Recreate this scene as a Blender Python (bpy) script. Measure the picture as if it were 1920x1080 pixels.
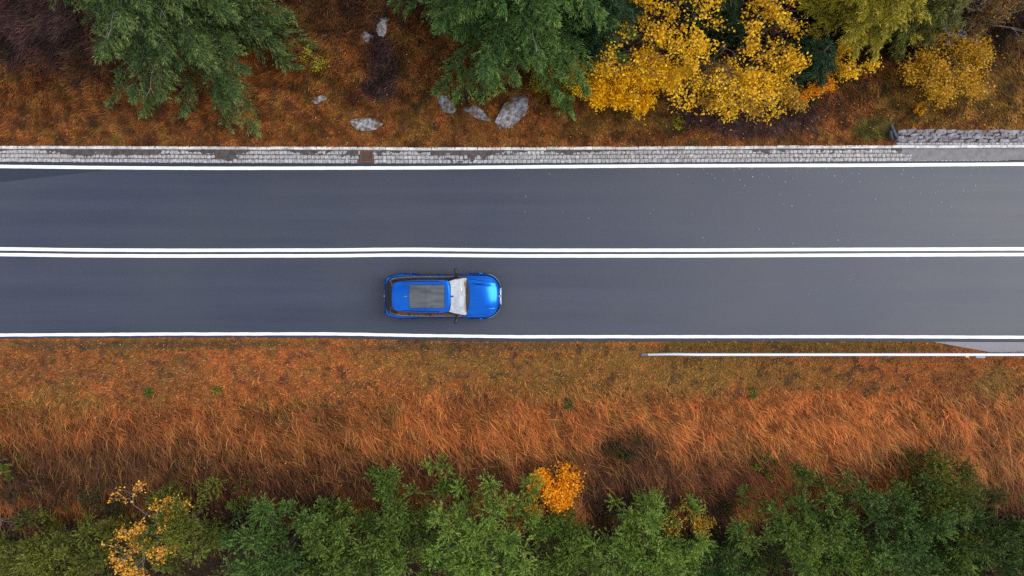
import bpy, bmesh, math, random
import numpy as np
from mathutils import Vector, Matrix

for o in list(bpy.data.objects):
    bpy.data.objects.remove(o, do_unlink=True)
SC = bpy.context.scene
COL = SC.collection
R = math.radians

# ------------------------------------------------------------------ camera, sky, sun, exposure
CAM_H = 29.77                    # drone height above the road, metres
PPM = 43.0                       # photo pixels per metre on the road
cam = bpy.data.cameras.new('camera')
cam.sensor_width = 36.0
cam.lens = 24.0
cam.clip_start = 0.5
cam.clip_end = 3000
cam_o = bpy.data.objects.new('camera', cam)
cam_o.location = (0, 0, CAM_H)
cam_o.rotation_euler = (0, 0, 0)
COL.objects.link(cam_o)
SC.camera = cam_o

SUN_EL, SUN_AZ = 50.0, 12.0      # azimuth measured from +x (right) towards +y (up in the picture)
world = bpy.data.worlds.new('World')
SC.world = world
world.use_nodes = True
wn, wl = world.node_tree.nodes, world.node_tree.links
wn.clear()
w_out = wn.new('ShaderNodeOutputWorld')
w_bg = wn.new('ShaderNodeBackground')
w_bg.inputs['Strength'].default_value = 0.13
w_sky = wn.new('ShaderNodeTexSky')
w_sky.sky_type = 'NISHITA'
w_sky.sun_disc = False
w_sky.sun_elevation = R(SUN_EL)
w_sky.sun_rotation = R(90 - SUN_AZ)
w_sky.air_density = 1.0
w_sky.dust_density = 2.0
# broken grey cloud layer over the blue
w_tc = wn.new('ShaderNodeTexCoord')
w_n = wn.new('ShaderNodeTexNoise')
w_n.inputs['Scale'].default_value = 4.5
w_n.inputs['Detail'].default_value = 7
w_n.inputs['Roughness'].default_value = 0.64
w_r = wn.new('ShaderNodeValToRGB')
w_r.color_ramp.elements[0].position = 0.36
w_r.color_ramp.elements[0].color = (0.15, 0.15, 0.15, 1)
w_r.color_ramp.elements[1].position = 0.60
w_r.color_ramp.elements[1].color = (0.95, 0.95, 0.95, 1)
w_mix = wn.new('ShaderNodeMix')
w_mix.data_type = 'RGBA'
w_mix.inputs['B'].default_value = (7.4, 7.7, 8.5, 1)
w_n2 = wn.new('ShaderNodeTexNoise')
w_n2.inputs['Scale'].default_value = 8.0
w_n2.inputs['Detail'].default_value = 5
w_r2 = wn.new('ShaderNodeValToRGB')
w_r2.color_ramp.elements[0].position = 0.38
w_r2.color_ramp.elements[1].position = 0.62
w_mix2 = wn.new('ShaderNodeMix')
w_mix2.data_type = 'RGBA'
w_mix2.inputs['A'].default_value = (4.2, 4.5, 5.2, 1)
w_mix2.inputs['B'].default_value = (9.6, 9.8, 10.4, 1)
wl.new(w_tc.outputs['Generated'], w_n2.inputs['Vector'])
wl.new(w_n2.outputs['Fac'], w_r2.inputs['Fac'])
wl.new(w_r2.outputs['Color'], w_mix2.inputs['Factor'])
wl.new(w_mix2.outputs['Result'], w_mix.inputs['B'])
wl.new(w_tc.outputs['Generated'], w_n.inputs['Vector'])
wl.new(w_n.outputs['Fac'], w_r.inputs['Fac'])
wl.new(w_r.outputs['Color'], w_mix.inputs['Factor'])
wl.new(w_sky.outputs['Color'], w_mix.inputs['A'])
wl.new(w_mix.outputs['Result'], w_bg.inputs['Color'])
wl.new(w_bg.outputs['Background'], w_out.inputs['Surface'])

sun = bpy.data.lights.new('sun', 'SUN')
sun.energy = 1.5
sun.angle = R(36)
sun.color = (1.0, 0.96, 0.91)
sun_o = bpy.data.objects.new('sun', sun)
sd = Vector((math.cos(R(SUN_EL)) * math.cos(R(SUN_AZ)), math.cos(R(SUN_EL)) * math.sin(R(SUN_AZ)), math.sin(R(SUN_EL))))
sun_o.rotation_euler = sd.to_track_quat('Z', 'Y').to_euler()
sun_o.location = sd * 60
COL.objects.link(sun_o)

SC.view_settings.view_transform = 'Standard'
SC.view_settings.look = 'None'
SC.view_settings.gamma = 1
SC.view_settings.use_curve_mapping = False
SC.view_settings.exposure = 0.55
SC.render.engine = 'CYCLES'
SC.cycles.use_denoising = False
SC.cycles.max_bounces = 5
SC.cycles.diffuse_bounces = 3
SC.cycles.glossy_bounces = 3
SC.cycles.transmission_bounces = 3
SC.cycles.use_adaptive_sampling = True

# ------------------------------------------------------------------ small maths
rng = np.random.default_rng(7)

def hash2(ix, iy, s):
    v = np.sin(ix * 127.1 + iy * 311.7 + s * 74.7) * 43758.5453
    return v - np.floor(v)

def vnoise(x, y, s=0):
    x = np.asarray(x, float); y = np.asarray(y, float)
    ix, iy = np.floor(x), np.floor(y)
    fx, fy = x - ix, y - iy
    fx = fx * fx * (3 - 2 * fx); fy = fy * fy * (3 - 2 * fy)
    a = hash2(ix, iy, s); b = hash2(ix + 1, iy, s); c = hash2(ix, iy + 1, s); d = hash2(ix + 1, iy + 1, s)
    return (a * (1 - fx) + b * fx) * (1 - fy) + (c * (1 - fx) + d * fx) * fy

def fbm(x, y, s=0, o=4):
    t = 0; a = 0.5; n = 0
    for i in range(o):
        t = t + a * vnoise(x, y, s + i * 3.1); n += a
        x = np.asarray(x) * 2.03 + 5.2; y = np.asarray(y) * 2.03 + 1.3; a *= 0.5
    return t / n

def sstep(a, b, x):
    t = np.clip((np.asarray(x, float) - a) / (b - a), 0, 1)
    return t * t * (3 - 2 * t)

def norm(v):
    return v / np.maximum(np.linalg.norm(v, axis=-1, keepdims=True), 1e-9)

def srgb(r, g, b):
    f = lambda c: c / 12.92 if c <= 0.04045 else ((c + 0.055) / 1.055) ** 2.4
    return np.array([f(r / 255), f(g / 255), f(b / 255)])

# lines of the road, read off the photograph (pixel x, pixel y) and turned into metres
def curve(pts):
    xs = np.array([(p[0] - 960) / PPM for p in pts]); ys = np.array([(540 - p[1]) / PPM for p in pts])
    def f(x):
        x = np.asarray(x, float)
        out = 0
        for d in (-0.9, -0.45, 0, 0.45, 0.9):
            out = out + np.interp(x + d, xs, ys)
        return out / 5
    return f

L_TOP = curve([(0, 312), (200, 314.4), (400, 315.6), (700, 315), (820, 314.6), (1000, 312.8), (1200, 311.2), (1640, 309.8), (1920, 307.6)])
L_CEN = curve([(0, 466.4), (150, 468.6), (320, 469.3), (640, 468.8), (720, 467.4), (800, 467.5), (960, 469.2), (1300, 469), (1600, 467.6), (1920, 466.5)])
L_BOT = curve([(0, 628.2), (320, 626.3), (640, 626), (720, 628), (960, 631.4), (1600, 631.2), (1920, 632.4)])
G_LOW = curve([(0, 303.6), (400, 306), (800, 306.6), (1000, 306), (1640, 302.8), (1920, 301.6)])   # lower edge of the gutter setts
G_TOP = curve([(0, 280), (400, 281.4), (800, 283), (1000, 282.6), (1640, 279.4), (1920, 278.4)])    # kerb face
R_BOT = curve([(0, 634.5), (320, 632.5), (640, 633), (720, 636), (960, 640), (1600, 639.5), (1920, 641)])

def terrain(x, y):
    x = np.asarray(x, float); y = np.asarray(y, float)
    yt = G_TOP(x) + 0.10
    d = np.maximum(y - yt, 0)
    up = 0.07 + 0.27 * (np.sqrt(d * d + 0.25) - 0.5)
    up = np.where(up > 5, 5 + 6 * np.tanh((up - 5) / 6), up)
    up = up + sstep(0.1, 1.5, d) * (fbm(x * 0.35, y * 0.35, 3) - 0.5) * 0.9 + sstep(0.1, 0.8, d) * (fbm(x * 1.7, y * 1.7, 9) - 0.5) * 0.22
    e = np.maximum(R_BOT(x) - y, 0)
    q = np.maximum(e - 1.2, 0)
    dn = -0.015 - 0.05 * np.minimum(e, 1.2) - 0.33 * (np.sqrt(q * q + 1.0) - 1.0)
    dn = np.where(dn < -8, -8 + 6 * np.tanh((dn + 8) / 6), dn)
    dn = dn + sstep(0.3, 1.5, e) * (fbm(x * 0.4, y * 0.4, 5) - 0.5) * 0.5 + sstep(0.1, 0.8, e) * (fbm(x * 2, y * 2, 11) - 0.5) * 0.12
    return np.where(y > yt, up, np.where(y < R_BOT(x), dn, -0.10))

def at(px, py, dz=0.0):
    z = 0.0
    for _ in range(12):
        s = (CAM_H - z) / (PPM * CAM_H)
        x, y = (px - 960) * s, (540 - py) * s
        z = 0.5 * z + 0.5 * (float(terrain(x, y)) + dz)
    return Vector((x, y, z))

# ------------------------------------------------------------------ mesh helpers
def tag(o, label=None, cat=None, group=None, kind=None):
    if label: o['label'] = label
    if cat: o['category'] = cat
    if group: o['group'] = group
    if kind: o['kind'] = kind
    return o

def link(o, parent=None):
    COL.objects.link(o)
    if parent is not None:
        o.parent = parent
    return o

def empty(name, loc, rz=0):
    o = bpy.data.objects.new(name, None)
    o.location = loc
    o.rotation_euler = (0, 0, rz)
    o.empty_display_size = 0.3
    return link(o)

def fast_mesh(name, verts, faces_idx, nper, cols=None, smooth=False):
    """verts (N,3), faces_idx flat vertex indices, nper: vertices per face (int or array)"""
    me = bpy.data.meshes.new(name)
    verts = np.ascontiguousarray(verts, dtype=np.float32).reshape(-1, 3)
    idx = np.ascontiguousarray(faces_idx, dtype=np.int32).ravel()
    if np.isscalar(nper):
        tot = np.full(len(idx) // nper, nper, dtype=np.int32)
    else:
        tot = np.asarray(nper, dtype=np.int32)
    start = np.concatenate(([0], np.cumsum(tot)[:-1])).astype(np.int32)
    me.vertices.add(len(verts)); me.vertices.foreach_set('co', verts.ravel())
    me.loops.add(len(idx)); me.loops.foreach_set('vertex_index', idx)
    me.polygons.add(len(tot)); me.polygons.foreach_set('loop_start', start)
    try:
        me.polygons.foreach_set('loop_total', tot)
    except Exception:
        pass
    if smooth:
        me.polygons.foreach_set('use_smooth', np.ones(len(tot), dtype=bool))
    me.update(calc_edges=True)
    if cols is not None:
        a = me.color_attributes.new('col', 'FLOAT_COLOR', 'POINT')
        c = np.ones((len(verts), 4), dtype=np.float32)
        c[:, :3] = np.asarray(cols, dtype=np.float32).reshape(-1, 3)
        a.data.foreach_set('color', c.ravel())
    return me

def mesh_obj(name, me, mat, parent=None):
    o = bpy.data.objects.new(name, me)
    if mat is not None:
        me.materials.append(mat)
    return link(o, parent)

def grid_mesh(name, Pt, cols=None, smooth=True, flip=False):
    """Pt (nu,nv,3)"""
    nu, nv = Pt.shape[:2]
    i, j = np.meshgrid(np.arange(nu - 1), np.arange(nv - 1), indexing='ij')
    a = (i * nv + j).ravel(); b = ((i + 1) * nv + j).ravel(); c = ((i + 1) * nv + j + 1).ravel(); d = (i * nv + j + 1).ravel()
    f = np.stack([a, b, c, d] if not flip else [a, d, c, b], 1)
    return fast_mesh(name, Pt.reshape(-1, 3), f, 4, None if cols is None else cols.reshape(-1, 3), smooth)

def tubes(P0, P1, R0, R1, n=5):
    """vectorised open tapered tubes -> verts, faces"""
    P0, P1 = np.asarray(P0, float), np.asarray(P1, float)
    d = norm(P1 - P0)
    ref = np.where(np.abs(d[:, 2:3]) > 0.9, np.array([[1.0, 0, 0]]), np.array([[0, 0, 1.0]]))
    u = norm(np.cross(d, ref)); v = np.cross(d, u)
    ang = np.arange(n) / n * 2 * math.pi
    ca, sa = np.cos(ang)[None, :, None], np.sin(ang)[None, :, None]
    ring = u[:, None] * ca + v[:, None] * sa
    A = P0[:, None] + ring * np.asarray(R0)[:, None, None]
    B = P1[:, None] + ring * np.asarray(R1)[:, None, None]
    V = np.concatenate([A, B], 1)                       # (N,2n,3)
    k = np.arange(n)
    f = np.stack([k, (k + 1) % n, (k + 1) % n + n, k + n], 1)
    F = (f[None] + (np.arange(len(P0)) * 2 * n)[:, None, None])
    return V.reshape(-1, 3), F.reshape(-1, 4)

def leaf_quads(base, d, length, width, colr, curl=0.15, rs=None):
    """diamond leaves: base, side, tip, side (2 triangles each)"""
    N = len(base)
    rs = rs or rng
    d = norm(d)
    r = norm(rs.normal(size=(N, 3)) + np.array([0, 0, 0.8]))
    s = norm(np.cross(d, r))
    nrm = np.cross(s, d)
    L = np.asarray(length)[:, None]; W = np.asarray(width)[:, None]
    mid = base + d * L * 0.5 + nrm * L * curl * 0.5
    V = np.stack([base, mid + s * W * 0.5, base + d * L, mid - s * W * 0.5], 1)
    C = np.repeat(colr[:, None, :], 4, axis=1)
    return V.reshape(-1, 3), C.reshape(-1, 3)

def leaf_tris(base, d, length, width, colr, rs):
    """needles: one slim triangle each"""
    N = len(base)
    d = norm(d)
    s = norm(np.cross(d, norm(rs.normal(size=(N, 3)) + np.array([0, 0, 0.8]))))
    w = s * np.asarray(width)[:, None] * 0.5
    V = np.stack([base - w, base + w, base + d * np.asarray(length)[:, None]], 1)
    return V.reshape(-1, 3), np.repeat(colr[:, None, :], 3, axis=1).reshape(-1, 3)

def tri_mesh(name, V, C):
    return fast_mesh(name, V, np.arange(len(V)), 3, C)

def quad_mesh(name, V, C):
    return fast_mesh(name, V, np.arange(len(V)), 4, C)

# bevelled box, used for many built pieces
def box_bm(bm, c, s, bev=0.0, rot=None):
    r = bmesh.ops.create_cube(bm, size=1.0)
    vs = r['verts']
    bmesh.ops.scale(bm, vec=s, verts=vs)
    if bev:
        es = list({e for v in vs for e in v.link_edges})
        rr = bmesh.ops.bevel(bm, geom=es, offset=bev, segments=1, affect='EDGES')
        vs = list({v for v in rr['verts']} | {v for v in vs if v.is_valid})
    if rot is not None:
        bmesh.ops.rotate(bm, cent=(0, 0, 0), matrix=rot, verts=vs)
    bmesh.ops.translate(bm, vec=c, verts=vs)
    return vs

def bm_mesh(name, bm, smooth=False):
    me = bpy.data.meshes.new(name)
    bm.normal_update()
    bm.to_mesh(me); bm.free()
    if smooth:
        for p in me.polygons: p.use_smooth = True
    return me

def box_obj(name, c, s, mat, parent=None, bev=0.01, rot=None):
    bm = bmesh.new(); box_bm(bm, c, s, bev, rot)
    return mesh_obj(name, bm_mesh(name, bm), mat, parent)

# ------------------------------------------------------------------ materials
class NT:
    def __init__(s, name):
        s.m = bpy.data.materials.new(name); s.m.use_nodes = True
        s.n = s.m.node_tree.nodes; s.l = s.m.node_tree.links; s.n.clear()
        s.out = s.n.new('ShaderNodeOutputMaterial')
    def new(s, t, **kw):
        n = s.n.new(t)
        for k, v in kw.items(): setattr(n, k, v)
        return n
    def set(s, n, **kw):
        for k, v in kw.items(): n.inputs[k.replace('_', ' ')].default_value = v
        return n
    def noise(s, scale, detail=4, rough=0.55, vec=None, dist=0.0):
        n = s.new('ShaderNodeTexNoise')
        n.inputs['Scale'].default_value = scale; n.inputs['Detail'].default_value = detail
        n.inputs['Roughness'].default_value = rough; n.inputs['Distortion'].default_value = dist
        if vec is not None: s.l.new(vec, n.inputs['Vector'])
        return n.outputs['Fac']
    def ramp(s, fac, stops):
        r = s.new('ShaderNodeValToRGB')
        el = r.color_ramp.elements
        while len(el) < len(stops): el.new(0.5)
        for e, (p, c) in zip(el, stops):
            e.position = p; e.color = (c, c, c, 1) if np.isscalar(c) else (*c, 1)
        s.l.new(fac, r.inputs['Fac'])
        return r.outputs['Color']
    def mix(s, a, b, fac, mode='MIX'):
        m = s.new('ShaderNodeMix', data_type='RGBA', blend_type=mode)
        for k, v in (('A', a), ('B', b), ('Factor', fac)):
            if hasattr(v, 'is_linked') or isinstance(v, bpy.types.NodeSocket): s.l.new(v, m.inputs[k])
            elif k == 'Factor': m.inputs[k].default_value = v
            else: m.inputs[k].default_value = (*v, 1)
        return m.outputs['Result']
    def pos(s):
        return s.new('ShaderNodeNewGeometry').outputs['Position']
    def objc(s):
        return s.new('ShaderNodeTexCoord').outputs['Object']
    def attr(s, name='col'):
        return s.new('ShaderNodeAttribute', attribute_name=name).outputs['Color']
    def pbr(s, color, rough=0.6, spec=0.5, metal=0.0, bump=None, bstr=0.3, bdist=0.02, coat=0.0, crough=0.03):
        p = s.new('ShaderNodeBsdfPrincipled')
        for k, v in (('Base Color', color), ('Roughness', rough), ('Metallic', metal)):
            if isinstance(v, bpy.types.NodeSocket): s.l.new(v, p.inputs[k])
            elif k == 'Base Color': p.inputs[k].default_value = (*v, 1)
            else: p.inputs[k].default_value = v
        p.inputs['Specular IOR Level'].default_value = spec
        p.inputs['Coat Weight'].default_value = coat
        p.inputs['Coat Roughness'].default_value = crough
        if bump is not None:
            b = s.new('ShaderNodeBump'); b.inputs['Strength'].default_value = bstr; b.inputs['Distance'].default_value = bdist
            s.l.new(bump, b.inputs['Height']); s.l.new(b.outputs['Normal'], p.inputs['Normal'])
        s.l.new(p.outputs['BSDF'], s.out.inputs['Surface'])
        return s.m

def m_leaf(name, trans=0.28, rough=0.55):
    t = NT(name)
    c = t.attr()
    d = t.new('ShaderNodeBsdfPrincipled'); d.inputs['Roughness'].default_value = rough; d.inputs['Specular IOR Level'].default_value = 0.25
    t.l.new(c, d.inputs['Base Color'])
    tr = t.new('ShaderNodeBsdfTranslucent'); t.l.new(c, tr.inputs['Color'])
    mx = t.new('ShaderNodeMixShader'); mx.inputs[0].default_value = trans
    t.l.new(d.outputs[0], mx.inputs[1]); t.l.new(tr.outputs[0], mx.inputs[2]); t.l.new(mx.outputs[0], t.out.inputs['Surface'])
    return t.m

M = {}
M['leaf'] = m_leaf('leaf')
M['needle'] = m_leaf('needle', 0.12, 0.5)
M['grass'] = m_leaf('grass_blade', 0.2, 0.6)

t = NT('ground_soil'); p_ = t.pos()
c = t.attr()
c = t.mix(c, (0.055, 0.032, 0.018), t.ramp(t.noise(2.2, 6, 0.65, p_), [(0.42, 0.0), (0.66, 0.75)]))
c = t.mix(c, (0.26, 0.17, 0.08), t.ramp(t.noise(14, 4, 0.6, p_), [(0.58, 0.0), (0.76, 0.35)]))
M['ground'] = t.pbr(c, 0.9, 0.1, bump=t.noise(11, 6, 0.7, p_), bstr=0.8, bdist=0.08)

t = NT('asphalt'); p_ = t.pos()
fine = t.noise(55, 3, 0.7, p_)
mp = t.new('ShaderNodeMapping'); mp.inputs['Scale'].default_value = (0.035, 1.1, 1); t.l.new(p_, mp.inputs['Vector'])
streak = t.noise(1.0, 5, 0.6, mp.outputs['Vector'])
big = t.noise(0.16, 3, 0.5, p_)
c = t.mix((0.009, 0.014, 0.033), (0.026, 0.034, 0.060), t.ramp(streak, [(0.3, 0.0), (0.7, 1.0)]))
c = t.mix(c, (0.034, 0.038, 0.050), t.ramp(big, [(0.4, 0.0), (0.7, 0.55)]))
c = t.mix(c, (0.010, 0.012, 0.020), t.ramp(t.noise(1.1, 6, 0.7, p_), [(0.62, 0.0), (0.80, 0.5)]))
c = t.mix(c, (0.09, 0.095, 0.11), t.ramp(fine, [(0.60, 0.0), (0.80, 0.45)]))
rg = t.ramp(streak, [(0.3, 0.49), (0.7, 0.57)])
M['asphalt'] = t.pbr(c, rg, 0.62, bump=fine, bstr=0.25, bdist=0.01)
t = NT('fresh_asphalt'); p_ = t.pos()
M['asphalt_dark'] = t.pbr(t.mix((0.013, 0.017, 0.030), (0.024, 0.029, 0.044), t.noise(30, 4, 0.7, p_)), 0.6, 0.4, bump=t.noise(55, 3, 0.7, p_), bstr=0.25, bdist=0.01)

def m_paint(name, wear):
    t = NT(name); p_ = t.pos()
    f = t.ramp(t.noise(9, 8, 0.75, p_), [(0.60 - wear, 0.0), (0.78 - wear * 0.6, 0.75)])
    c = t.mix((0.80, 0.80, 0.78), (0.33, 0.32, 0.31), f)
    return t.pbr(c, 0.55, 0.4)
M['paint_line'] = m_paint('road_paint', -0.02)
M['paint_worn'] = m_paint('road_paint_worn', 0.06)

def m_stone(name, c1, c2, dark, scale=6, lich=None):
    t = NT(name); p_ = t.pos()
    oi = t.new('ShaderNodeObjectInfo').outputs['Random']
    c = t.mix(c1, c2, oi)
    c = t.mix(c, dark, t.ramp(t.noise(scale, 7, 0.7, p_), [(0.40, 0.0), (0.60, 0.85)]))
    if lich is not None:
        c = t.mix(c, lich, t.ramp(t.noise(scale * 0.45, 5, 0.65, p_), [(0.52, 0.0), (0.60, 0.9)]))
    return t.pbr(c, 0.85, 0.25, bump=t.noise(scale * 3, 6, 0.7, p_), bstr=0.6, bdist=0.03)
M['sett'] = m_stone('sett_stone', (0.36, 0.36, 0.37), (0.54, 0.52, 0.50), (0.20, 0.19, 0.18), 8)
M['kerb'] = m_stone('kerb_concrete', (0.66, 0.65, 0.63), (0.78, 0.76, 0.73), (0.36, 0.34, 0.32), 3)
M['wall_stone'] = m_stone('wall_stone', (0.23, 0.215, 0.235), (0.34, 0.325, 0.345), (0.09, 0.083, 0.085), 5)
M['slab_dark'] = m_stone('dark_slab', (0.06, 0.07, 0.10), (0.10, 0.11, 0.14), (0.04, 0.04, 0.05), 5)
M['rock'] = m_stone('bank_rock', (0.30, 0.28, 0.29), (0.40, 0.38, 0.39), (0.05, 0.042, 0.042), 5.5, (0.13, 0.07, 0.035))
M['rock_pale'] = m_stone('pale_rock', (0.44, 0.42, 0.40), (0.52, 0.49, 0.47), (0.06, 0.05, 0.045), 6.0, (0.12, 0.07, 0.04))
t = NT('gutter_dirt'); p_ = t.pos()
M['dirt'] = t.pbr(t.mix((0.060, 0.048, 0.046), (0.13, 0.11, 0.10), t.ramp(t.noise(5, 6, 0.7, p_), [(0.35, 0.0), (0.7, 1.0)])), 0.95, 0.1, bump=t.noise(25, 5, 0.7, p_), bstr=0.7, bdist=0.02)
t = NT('gutter_silt'); p_ = t.pos()
M['silt'] = t.pbr(t.mix((0.15, 0.145, 0.15), (0.24, 0.225, 0.22), t.ramp(t.noise(4, 6, 0.7, p_), [(0.35, 0.0), (0.7, 1.0)])), 0.9, 0.2, bump=t.noise(25, 5, 0.7, p_), bstr=0.6, bdist=0.02)
t = NT('concrete_slab'); p_ = t.pos()
M['concrete'] = t.pbr(t.mix((0.19, 0.185, 0.20), (0.26, 0.25, 0.265), t.noise(3, 6, 0.7, p_)), 0.85, 0.3, bump=t.noise(30, 5, 0.7, p_), bstr=0.3, bdist=0.01)
t = NT('rust'); p_ = t.pos()
M['rust'] = t.pbr(t.mix((0.20, 0.085, 0.045), (0.09, 0.04, 0.03), t.noise(14, 5, 0.7, p_)), 0.8, 0.3, bump=t.noise(40, 4, 0.7, p_), bstr=0.3, bdist=0.01)
t = NT('drain_shade'); M['pit_shade'] = t.pbr((0.010, 0.009, 0.009), 0.9, 0.1)
t = NT('galvanised_steel'); p_ = t.pos()
M['galv'] = t.pbr(t.mix((0.74, 0.75, 0.78), (0.60, 0.61, 0.65), t.noise(3, 5, 0.6, p_)), 0.42, 0.5, metal=0.35)
t = NT('post_steel'); M['post'] = t.pbr((0.16, 0.18, 0.24), 0.5, 0.5, metal=0.4)
t = NT('bark'); p_ = t.pos()
M['bark'] = t.pbr(t.mix((0.10, 0.07, 0.05), (0.20, 0.16, 0.12), t.noise(12, 6, 0.7, p_)), 0.9, 0.1, bump=t.noise(30, 5, 0.7, p_), bstr=0.7, bdist=0.02)
t = NT('dark_bark'); p_ = t.pos()
M['bark_dark'] = t.pbr(t.mix((0.035, 0.026, 0.018), (0.08, 0.06, 0.045), t.noise(12, 6, 0.7, p_)), 0.9, 0.1)
t = NT('pale_bark'); p_ = t.pos()
M['bark_pale'] = t.pbr(t.mix((0.34, 0.30, 0.26), (0.16, 0.13, 0.11), t.ramp(t.noise(9, 5, 0.7, p_), [(0.45, 0.0), (0.65, 1.0)])), 0.85, 0.15)

# ------------------------------------------------------------------ ground sheet
def patch_w(x, y, cx, cy, rx, ry, n):
    u = (x - cx) / rx; v = (y - cy) / ry
    return 1 - sstep(0.55, 1.15, np.sqrt(u * u + v * v) + n * 0.9)

C_RUST = srgb(142, 87, 43); C_ORANGE = srgb(164, 96, 47); C_OLIVE = srgb(130, 102, 46); C_TAN = srgb(190, 122, 72)
C_DARK = srgb(62, 42, 34); C_PURP = srgb(70, 52, 54); C_GREEN = srgb(82, 92, 38); C_BROWN = srgb(114, 74, 38)
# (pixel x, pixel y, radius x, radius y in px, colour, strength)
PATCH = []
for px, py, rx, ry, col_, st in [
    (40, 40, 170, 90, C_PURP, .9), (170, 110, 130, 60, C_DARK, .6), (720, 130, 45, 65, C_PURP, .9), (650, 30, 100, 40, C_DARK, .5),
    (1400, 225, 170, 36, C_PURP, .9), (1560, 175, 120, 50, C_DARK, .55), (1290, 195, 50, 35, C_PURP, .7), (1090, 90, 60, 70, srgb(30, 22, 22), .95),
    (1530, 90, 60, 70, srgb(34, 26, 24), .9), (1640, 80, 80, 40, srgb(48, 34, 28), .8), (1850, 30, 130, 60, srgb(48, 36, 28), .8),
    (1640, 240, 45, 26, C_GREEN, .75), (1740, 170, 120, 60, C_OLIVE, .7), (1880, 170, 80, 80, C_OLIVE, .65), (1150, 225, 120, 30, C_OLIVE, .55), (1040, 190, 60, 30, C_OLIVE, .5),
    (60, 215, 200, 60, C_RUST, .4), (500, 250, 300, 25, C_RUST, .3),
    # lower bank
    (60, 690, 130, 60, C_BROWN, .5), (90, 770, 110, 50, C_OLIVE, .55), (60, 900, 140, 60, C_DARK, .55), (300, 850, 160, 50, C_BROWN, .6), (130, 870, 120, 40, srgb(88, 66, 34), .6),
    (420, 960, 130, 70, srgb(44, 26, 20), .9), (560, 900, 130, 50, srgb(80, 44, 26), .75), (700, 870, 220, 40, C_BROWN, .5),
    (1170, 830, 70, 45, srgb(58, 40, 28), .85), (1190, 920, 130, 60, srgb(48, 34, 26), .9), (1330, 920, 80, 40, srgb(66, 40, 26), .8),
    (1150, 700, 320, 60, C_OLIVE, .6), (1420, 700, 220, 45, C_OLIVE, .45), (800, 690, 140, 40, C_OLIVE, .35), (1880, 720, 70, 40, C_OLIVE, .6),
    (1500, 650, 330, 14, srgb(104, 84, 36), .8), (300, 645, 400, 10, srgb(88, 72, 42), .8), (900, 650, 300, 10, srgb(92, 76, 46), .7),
    (250, 1040, 420, 75, srgb(36, 26, 20), .92), (900, 1060, 500, 90, srgb(36, 26, 20), .92), (1500, 1060, 500, 90, srgb(34, 26, 20), .92), (1750, 1020, 260, 80, srgb(34, 26, 20), .9),  # shade beneath the lower tree row, painted dark into the ground
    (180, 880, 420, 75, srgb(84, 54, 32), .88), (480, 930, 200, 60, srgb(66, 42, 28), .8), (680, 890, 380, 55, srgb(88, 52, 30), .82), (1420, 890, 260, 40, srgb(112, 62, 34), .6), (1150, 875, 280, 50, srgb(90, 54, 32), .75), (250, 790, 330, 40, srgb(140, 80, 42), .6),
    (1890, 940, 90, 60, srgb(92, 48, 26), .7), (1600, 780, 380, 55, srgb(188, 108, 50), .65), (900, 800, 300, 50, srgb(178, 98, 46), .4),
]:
    a = at(px, py)
    s_ = (CAM_H - a.z) / (PPM * CAM_H)
    PATCH.append((a.x, a.y, rx * s_, ry * s_, col_, st))

def bank_color(x, y):
    """colour of growth and soil with tree shade mixed in, before blade-to-blade variation"""
    n1 = fbm(x * 0.5, y * 0.5, 31)[:, None]; n2 = fbm(x * 1.6, y * 1.6, 37)[:, None]
    low = (y < 0)[:, None]
    c = np.where(low, C_ORANGE, C_RUST) * np.ones((len(x), 1))
    c = c + (np.where(low, C_BROWN, C_BROWN) - c) * sstep(0.48, 0.75, n1) * 0.6
    c = c + (C_OLIVE - c) * sstep(0.5, 0.72, n2) * 0.5
    pn = fbm(x * 1.3, y * 1.3, 21) - 0.5
    for cx, cy, rx, ry, col_, st in PATCH:
        w = patch_w(x, y, cx, cy, rx, ry, pn)[:, None] * st
        c = c + (col_ - c) * w
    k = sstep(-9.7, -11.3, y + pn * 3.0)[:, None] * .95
    c = c + (srgb(50, 37, 28) - c) * k  # darkens the floor below the lower trees: canopy shade put into colour
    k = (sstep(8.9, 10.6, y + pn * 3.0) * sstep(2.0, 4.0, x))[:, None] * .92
    c = c + (srgb(50, 37, 28) - c) * k  # same painted shade behind the yellow trees on the upper right
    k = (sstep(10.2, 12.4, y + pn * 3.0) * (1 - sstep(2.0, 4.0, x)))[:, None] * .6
    c = c + (srgb(60, 40, 30) - c) * k  # weaker painted shade under the remaining upper trees
    return c

def axis(lo, hi, fine_lo, fine_hi, step):
    a = np.arange(fine_lo, fine_hi + 1e-6, step)
    g = [fine_hi]; d = step
    while g[-1] < hi: d *= 1.35; g.append(g[-1] + d)
    h = [fine_lo]; d = step
    while h[-1] > lo: d *= 1.35; h.append(h[-1] - d)
    return np.concatenate([h[:0:-1], a, g[1:]])
gx = axis(-700, 700, -27, 27, 0.25); gy = axis(-700, 700, -18, 17, 0.2)
X, Y = np.meshgrid(gx, gy, indexing='ij')
Z = terrain(X, Y)
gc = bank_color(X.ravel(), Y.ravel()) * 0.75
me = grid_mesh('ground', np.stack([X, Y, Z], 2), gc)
tag(mesh_obj('ground', me, M['ground']), kind='structure')

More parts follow.
